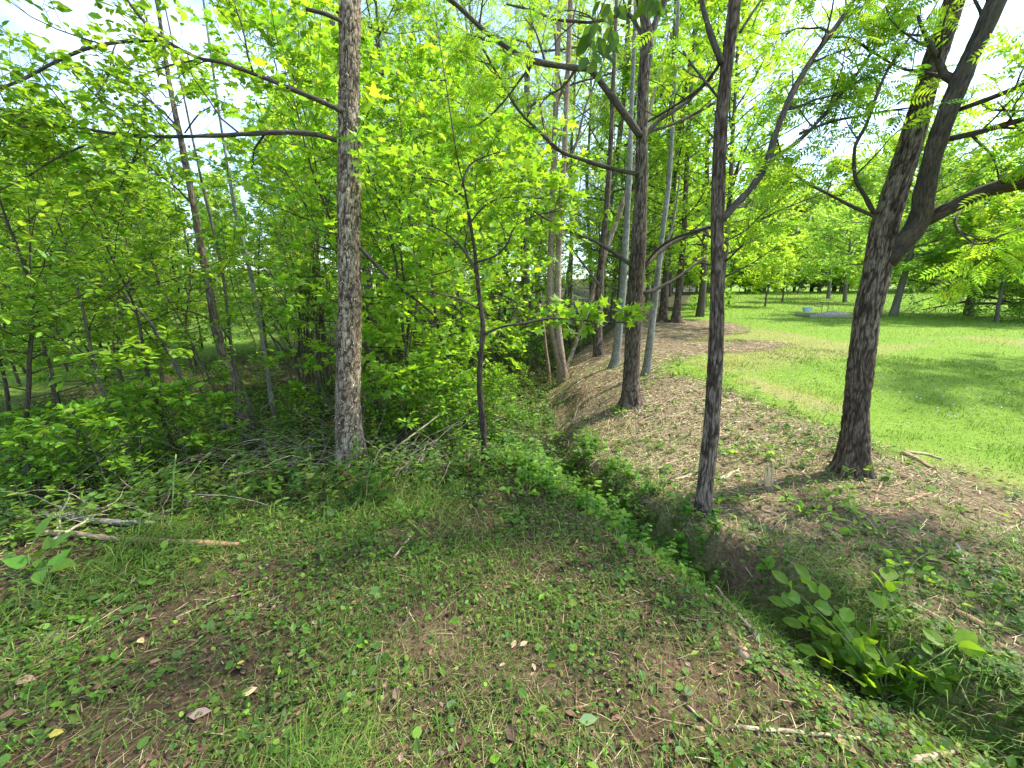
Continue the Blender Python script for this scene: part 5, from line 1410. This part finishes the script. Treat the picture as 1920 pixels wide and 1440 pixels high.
shoot('broad_weed', 'broad-leaved green weed with big heart leaves at the left edge below the log', 'plant', [[b, b + [.05, .02, .10], b + [.12, .05, .17]], [b, b + [-.05, .05, .12], b + [-.02, .1, .22]], [b, b + [.1, -.04, .07], b + [.22, -.05, .10]]], 3, rng, (.13, .29, .03), .08, .13, 'heart')
b = G(160, 985)
shoot('compound_seedling', 'small seedling with three bright leaflets rising behind the thin fallen log', 'plant', [[b, b + [0, 0, .1], b + [.02, 0, .2]]], 4, rng, (.17, .33, .03), .06, .09)
b = G(232, 1035)
shoot('log_seedling', 'small bright seedling directly in front of the thin fallen log', 'plant', [[b, b + [0, 0, .04], b + [.01, 0, .08]]], 4, rng, (.17, .33, .03), .04, .06)
b = G(1600, 895)
shoot('trunk_foot_weed', 'bright round-leaved weed at the foot of the forked trunk', 'plant', [[b, b + [.03, -.03, .06], b + [.05, -.05, .1]], [b, b + [-.04, -.03, .05], b + [-.1, -.05, .08]]], 4, rng, (.17, .33, .035), .05, .075, 'heart')
for i, (x, y, lab) in enumerate([(1545, 935, 'leafy green weed cluster left below the forked trunk'), (1590, 960, 'leafy green weed cluster below the forked trunk foot'), (1510, 965, 'spreading green weed midway between the two dark trunks'), (1620, 1000, 'low green weed cluster on the near right bank'),
                                 (1345, 945, 'small weed tuft right of the slender trunk foot'), (1700, 1075, 'broad weed clump on the right bank near the pale stick'), (1360, 855, 'green weed clump behind the slender dark trunk'), (1440, 860, 'green weed clump behind the splintered stump'),
                                 (1160, 775, 'bright weed tuft left of the straight mound trunk foot'), (1040, 915, 'broad ditch vine with pale leaves above the ditch hole'), (1095, 935, 'broad ditch vine at the left rim of the ditch hole'), (1140, 985, 'leafy vine below the ditch hole'), (1000, 870, 'pale leafy brush on the left ditch slope'), (985, 930, 'leafy weed left of the ditch vine')]):
    b = G(x, y); st = []
    for q in range(4):
        a = q * 1.6 + i; L = rng.uniform(.10, .2); st.append([b, b + [math.cos(a) * L * .4, math.sin(a) * L * .4, L * .45], b + [math.cos(a) * L, math.sin(a) * L, L * .6]])
    shoot('weed_plant', lab, 'plant', st, 5, rng, (.15, .31, .03), .035, .065, 'heart' if 'vine' in lab else 'ovate')
# hanging spray of large leaves at the top
root = empty('hanging_branch_spray', AY(1155, -60, 2.1)); tag(root, 'spray of large dark green leaves hanging from the top edge before the trunks', 'branch')
PP, DD, NN, SS = [], [], [], []
for pts_ in ([(1200, -90), (1165, 0), (1142, 70), (1125, 140)], [(1170, -60), (1135, 0), (1112, 60), (1105, 110)], [(1230, -90), (1220, -40), (1225, 10)]):
    Q = smooth_poly([AY(x, y, 2.05) for x, y in pts_], 14); mb = MB(); V, F, B = tube(Q, np.linspace(.004, .0012, 14), 6); mb.add(V, F, (.10, .10, .05), B); mb.build('twig', M_WOOD, root, smooth=True)
    for j in range(13):
        p, d = along(Q, .3 + .7 * (j + .5) / 13); sd = np.array([1, 0, 0]) * (1 if j % 2 else -1)
        PP.append(p + rng.normal(0, .02, 3)); DD.append(nrm(sd * rng.uniform(.3, .9) + np.array([0, rng.normal(0, .4), -1.0]))); NN.append(nrm(np.array([0, -1.0, .5]) + rng.normal(0, .6, 3))); SS.append(rng.uniform(.05, .10))
leaf_objects(root, 'ovate', np.array(PP), np.array(DD), np.array(NN), np.array(SS), (.075, .17, .02))

# ------------------------------------------------------------------ far garden bed with blue tub and small frame
def box(mb, c, s, col, rz=0.0):
    x, y, z = [v / 2 for v in s]; V = np.array([(a * x, b_ * y, d * z) for d in (-1, 1) for a, b_ in ((-1, -1), (1, -1), (1, 1), (-1, 1))])
    cr, sr = math.cos(rz), math.sin(rz); V = np.stack([V[:, 0] * cr - V[:, 1] * sr, V[:, 0] * sr + V[:, 1] * cr, V[:, 2]], 1) + np.asarray(c)
    F = []
    for j in range(4): F += [(j, (j + 1) % 4, 4 + (j + 1) % 4), (j, 4 + (j + 1) % 4, 4 + j)]
    F += [(4, 5, 6), (4, 6, 7), (0, 2, 1), (0, 3, 2)]
    mb.add(V, F, col)
g0 = G(1545, 594); bed = empty('garden_bed', g0); tag(bed, 'low grey timber bed heaped with gravel on the far lawn', 'garden bed')
for c, s in (((0, -.42, .04), (1.6, .08, .11)), ((0, .42, .09), (1.6, .08, .11)), ((-.84, 0, .04), (.08, .92, .11)), ((.84, 0, .04), (.08, .92, .11))):
    m = MB(); box(m, g0 + c, s, (.30, .265, .21)); m.build('plank', M_WOOD, bed)
m = MB(); t = np.linspace(0, 1, 22); u = np.linspace(-1, 1, 12); A, Bq = np.meshgrid(t, u, indexing='ij')
hx = -.15 + .95 * A; hz = .08 + .15 * np.sin(np.pi * A) ** .7 * (1 - Bq ** 2) + .05 * (n2(hx * 9, Bq * 9, 1.0, 3) - .5)
V = np.stack([g0[0] + hx, g0[1] + Bq * .38, g0[2] + hz], 2).reshape(-1, 3); ii = np.arange(21)[:, None] * 12; jj = np.arange(11)[None]
q = np.stack([ii + jj, ii + 12 + jj, ii + 13 + jj, ii + 1 + jj], 2).reshape(-1, 4); m.add(V, np.concatenate([q[:, [0, 1, 2]], q[:, [0, 2, 3]]]), np.array([.30, .275, .23]) * (.6 + .8 * vnoise(V * 22, 4))[:, None]); m.build('gravel_heap', M_LITTER, bed)
tub = empty('blue_tub', g0 + [-.7, 0, .2]); tag(tub, 'pale blue plastic tub on the left end of the garden bed', 'tub')
m = MB(); V, F, B = tube([g0 + [-.7, 0, .19], g0 + [-.7, 0, .36], g0 + [-.7, 0, .37]], [.13, .17, .18], 16); m.add(V, F, (.45, .62, .80), B); m.build('shell', M_WOOD, tub)
fr = empty('metal_frame', g0 + [.05, .1, .1]); tag(fr, 'small thin metal frame standing on the garden bed', 'frame')
for p0, p1 in (((-.05, .1, .1), (-.05, .1, .55)), ((.18, .1, .1), (.18, .1, .55)), ((-.2, .1, .55), (.2, .1, .55)), ((-.35, .1, .4), (-.04, .1, .4))):
    m = MB(); V, F, B = twigs([g0 + p0], [g0 + p1], .012, .012); m.add(V, F, (.08, .075, .07), B); m.build('bar', M_WOOD, fr)
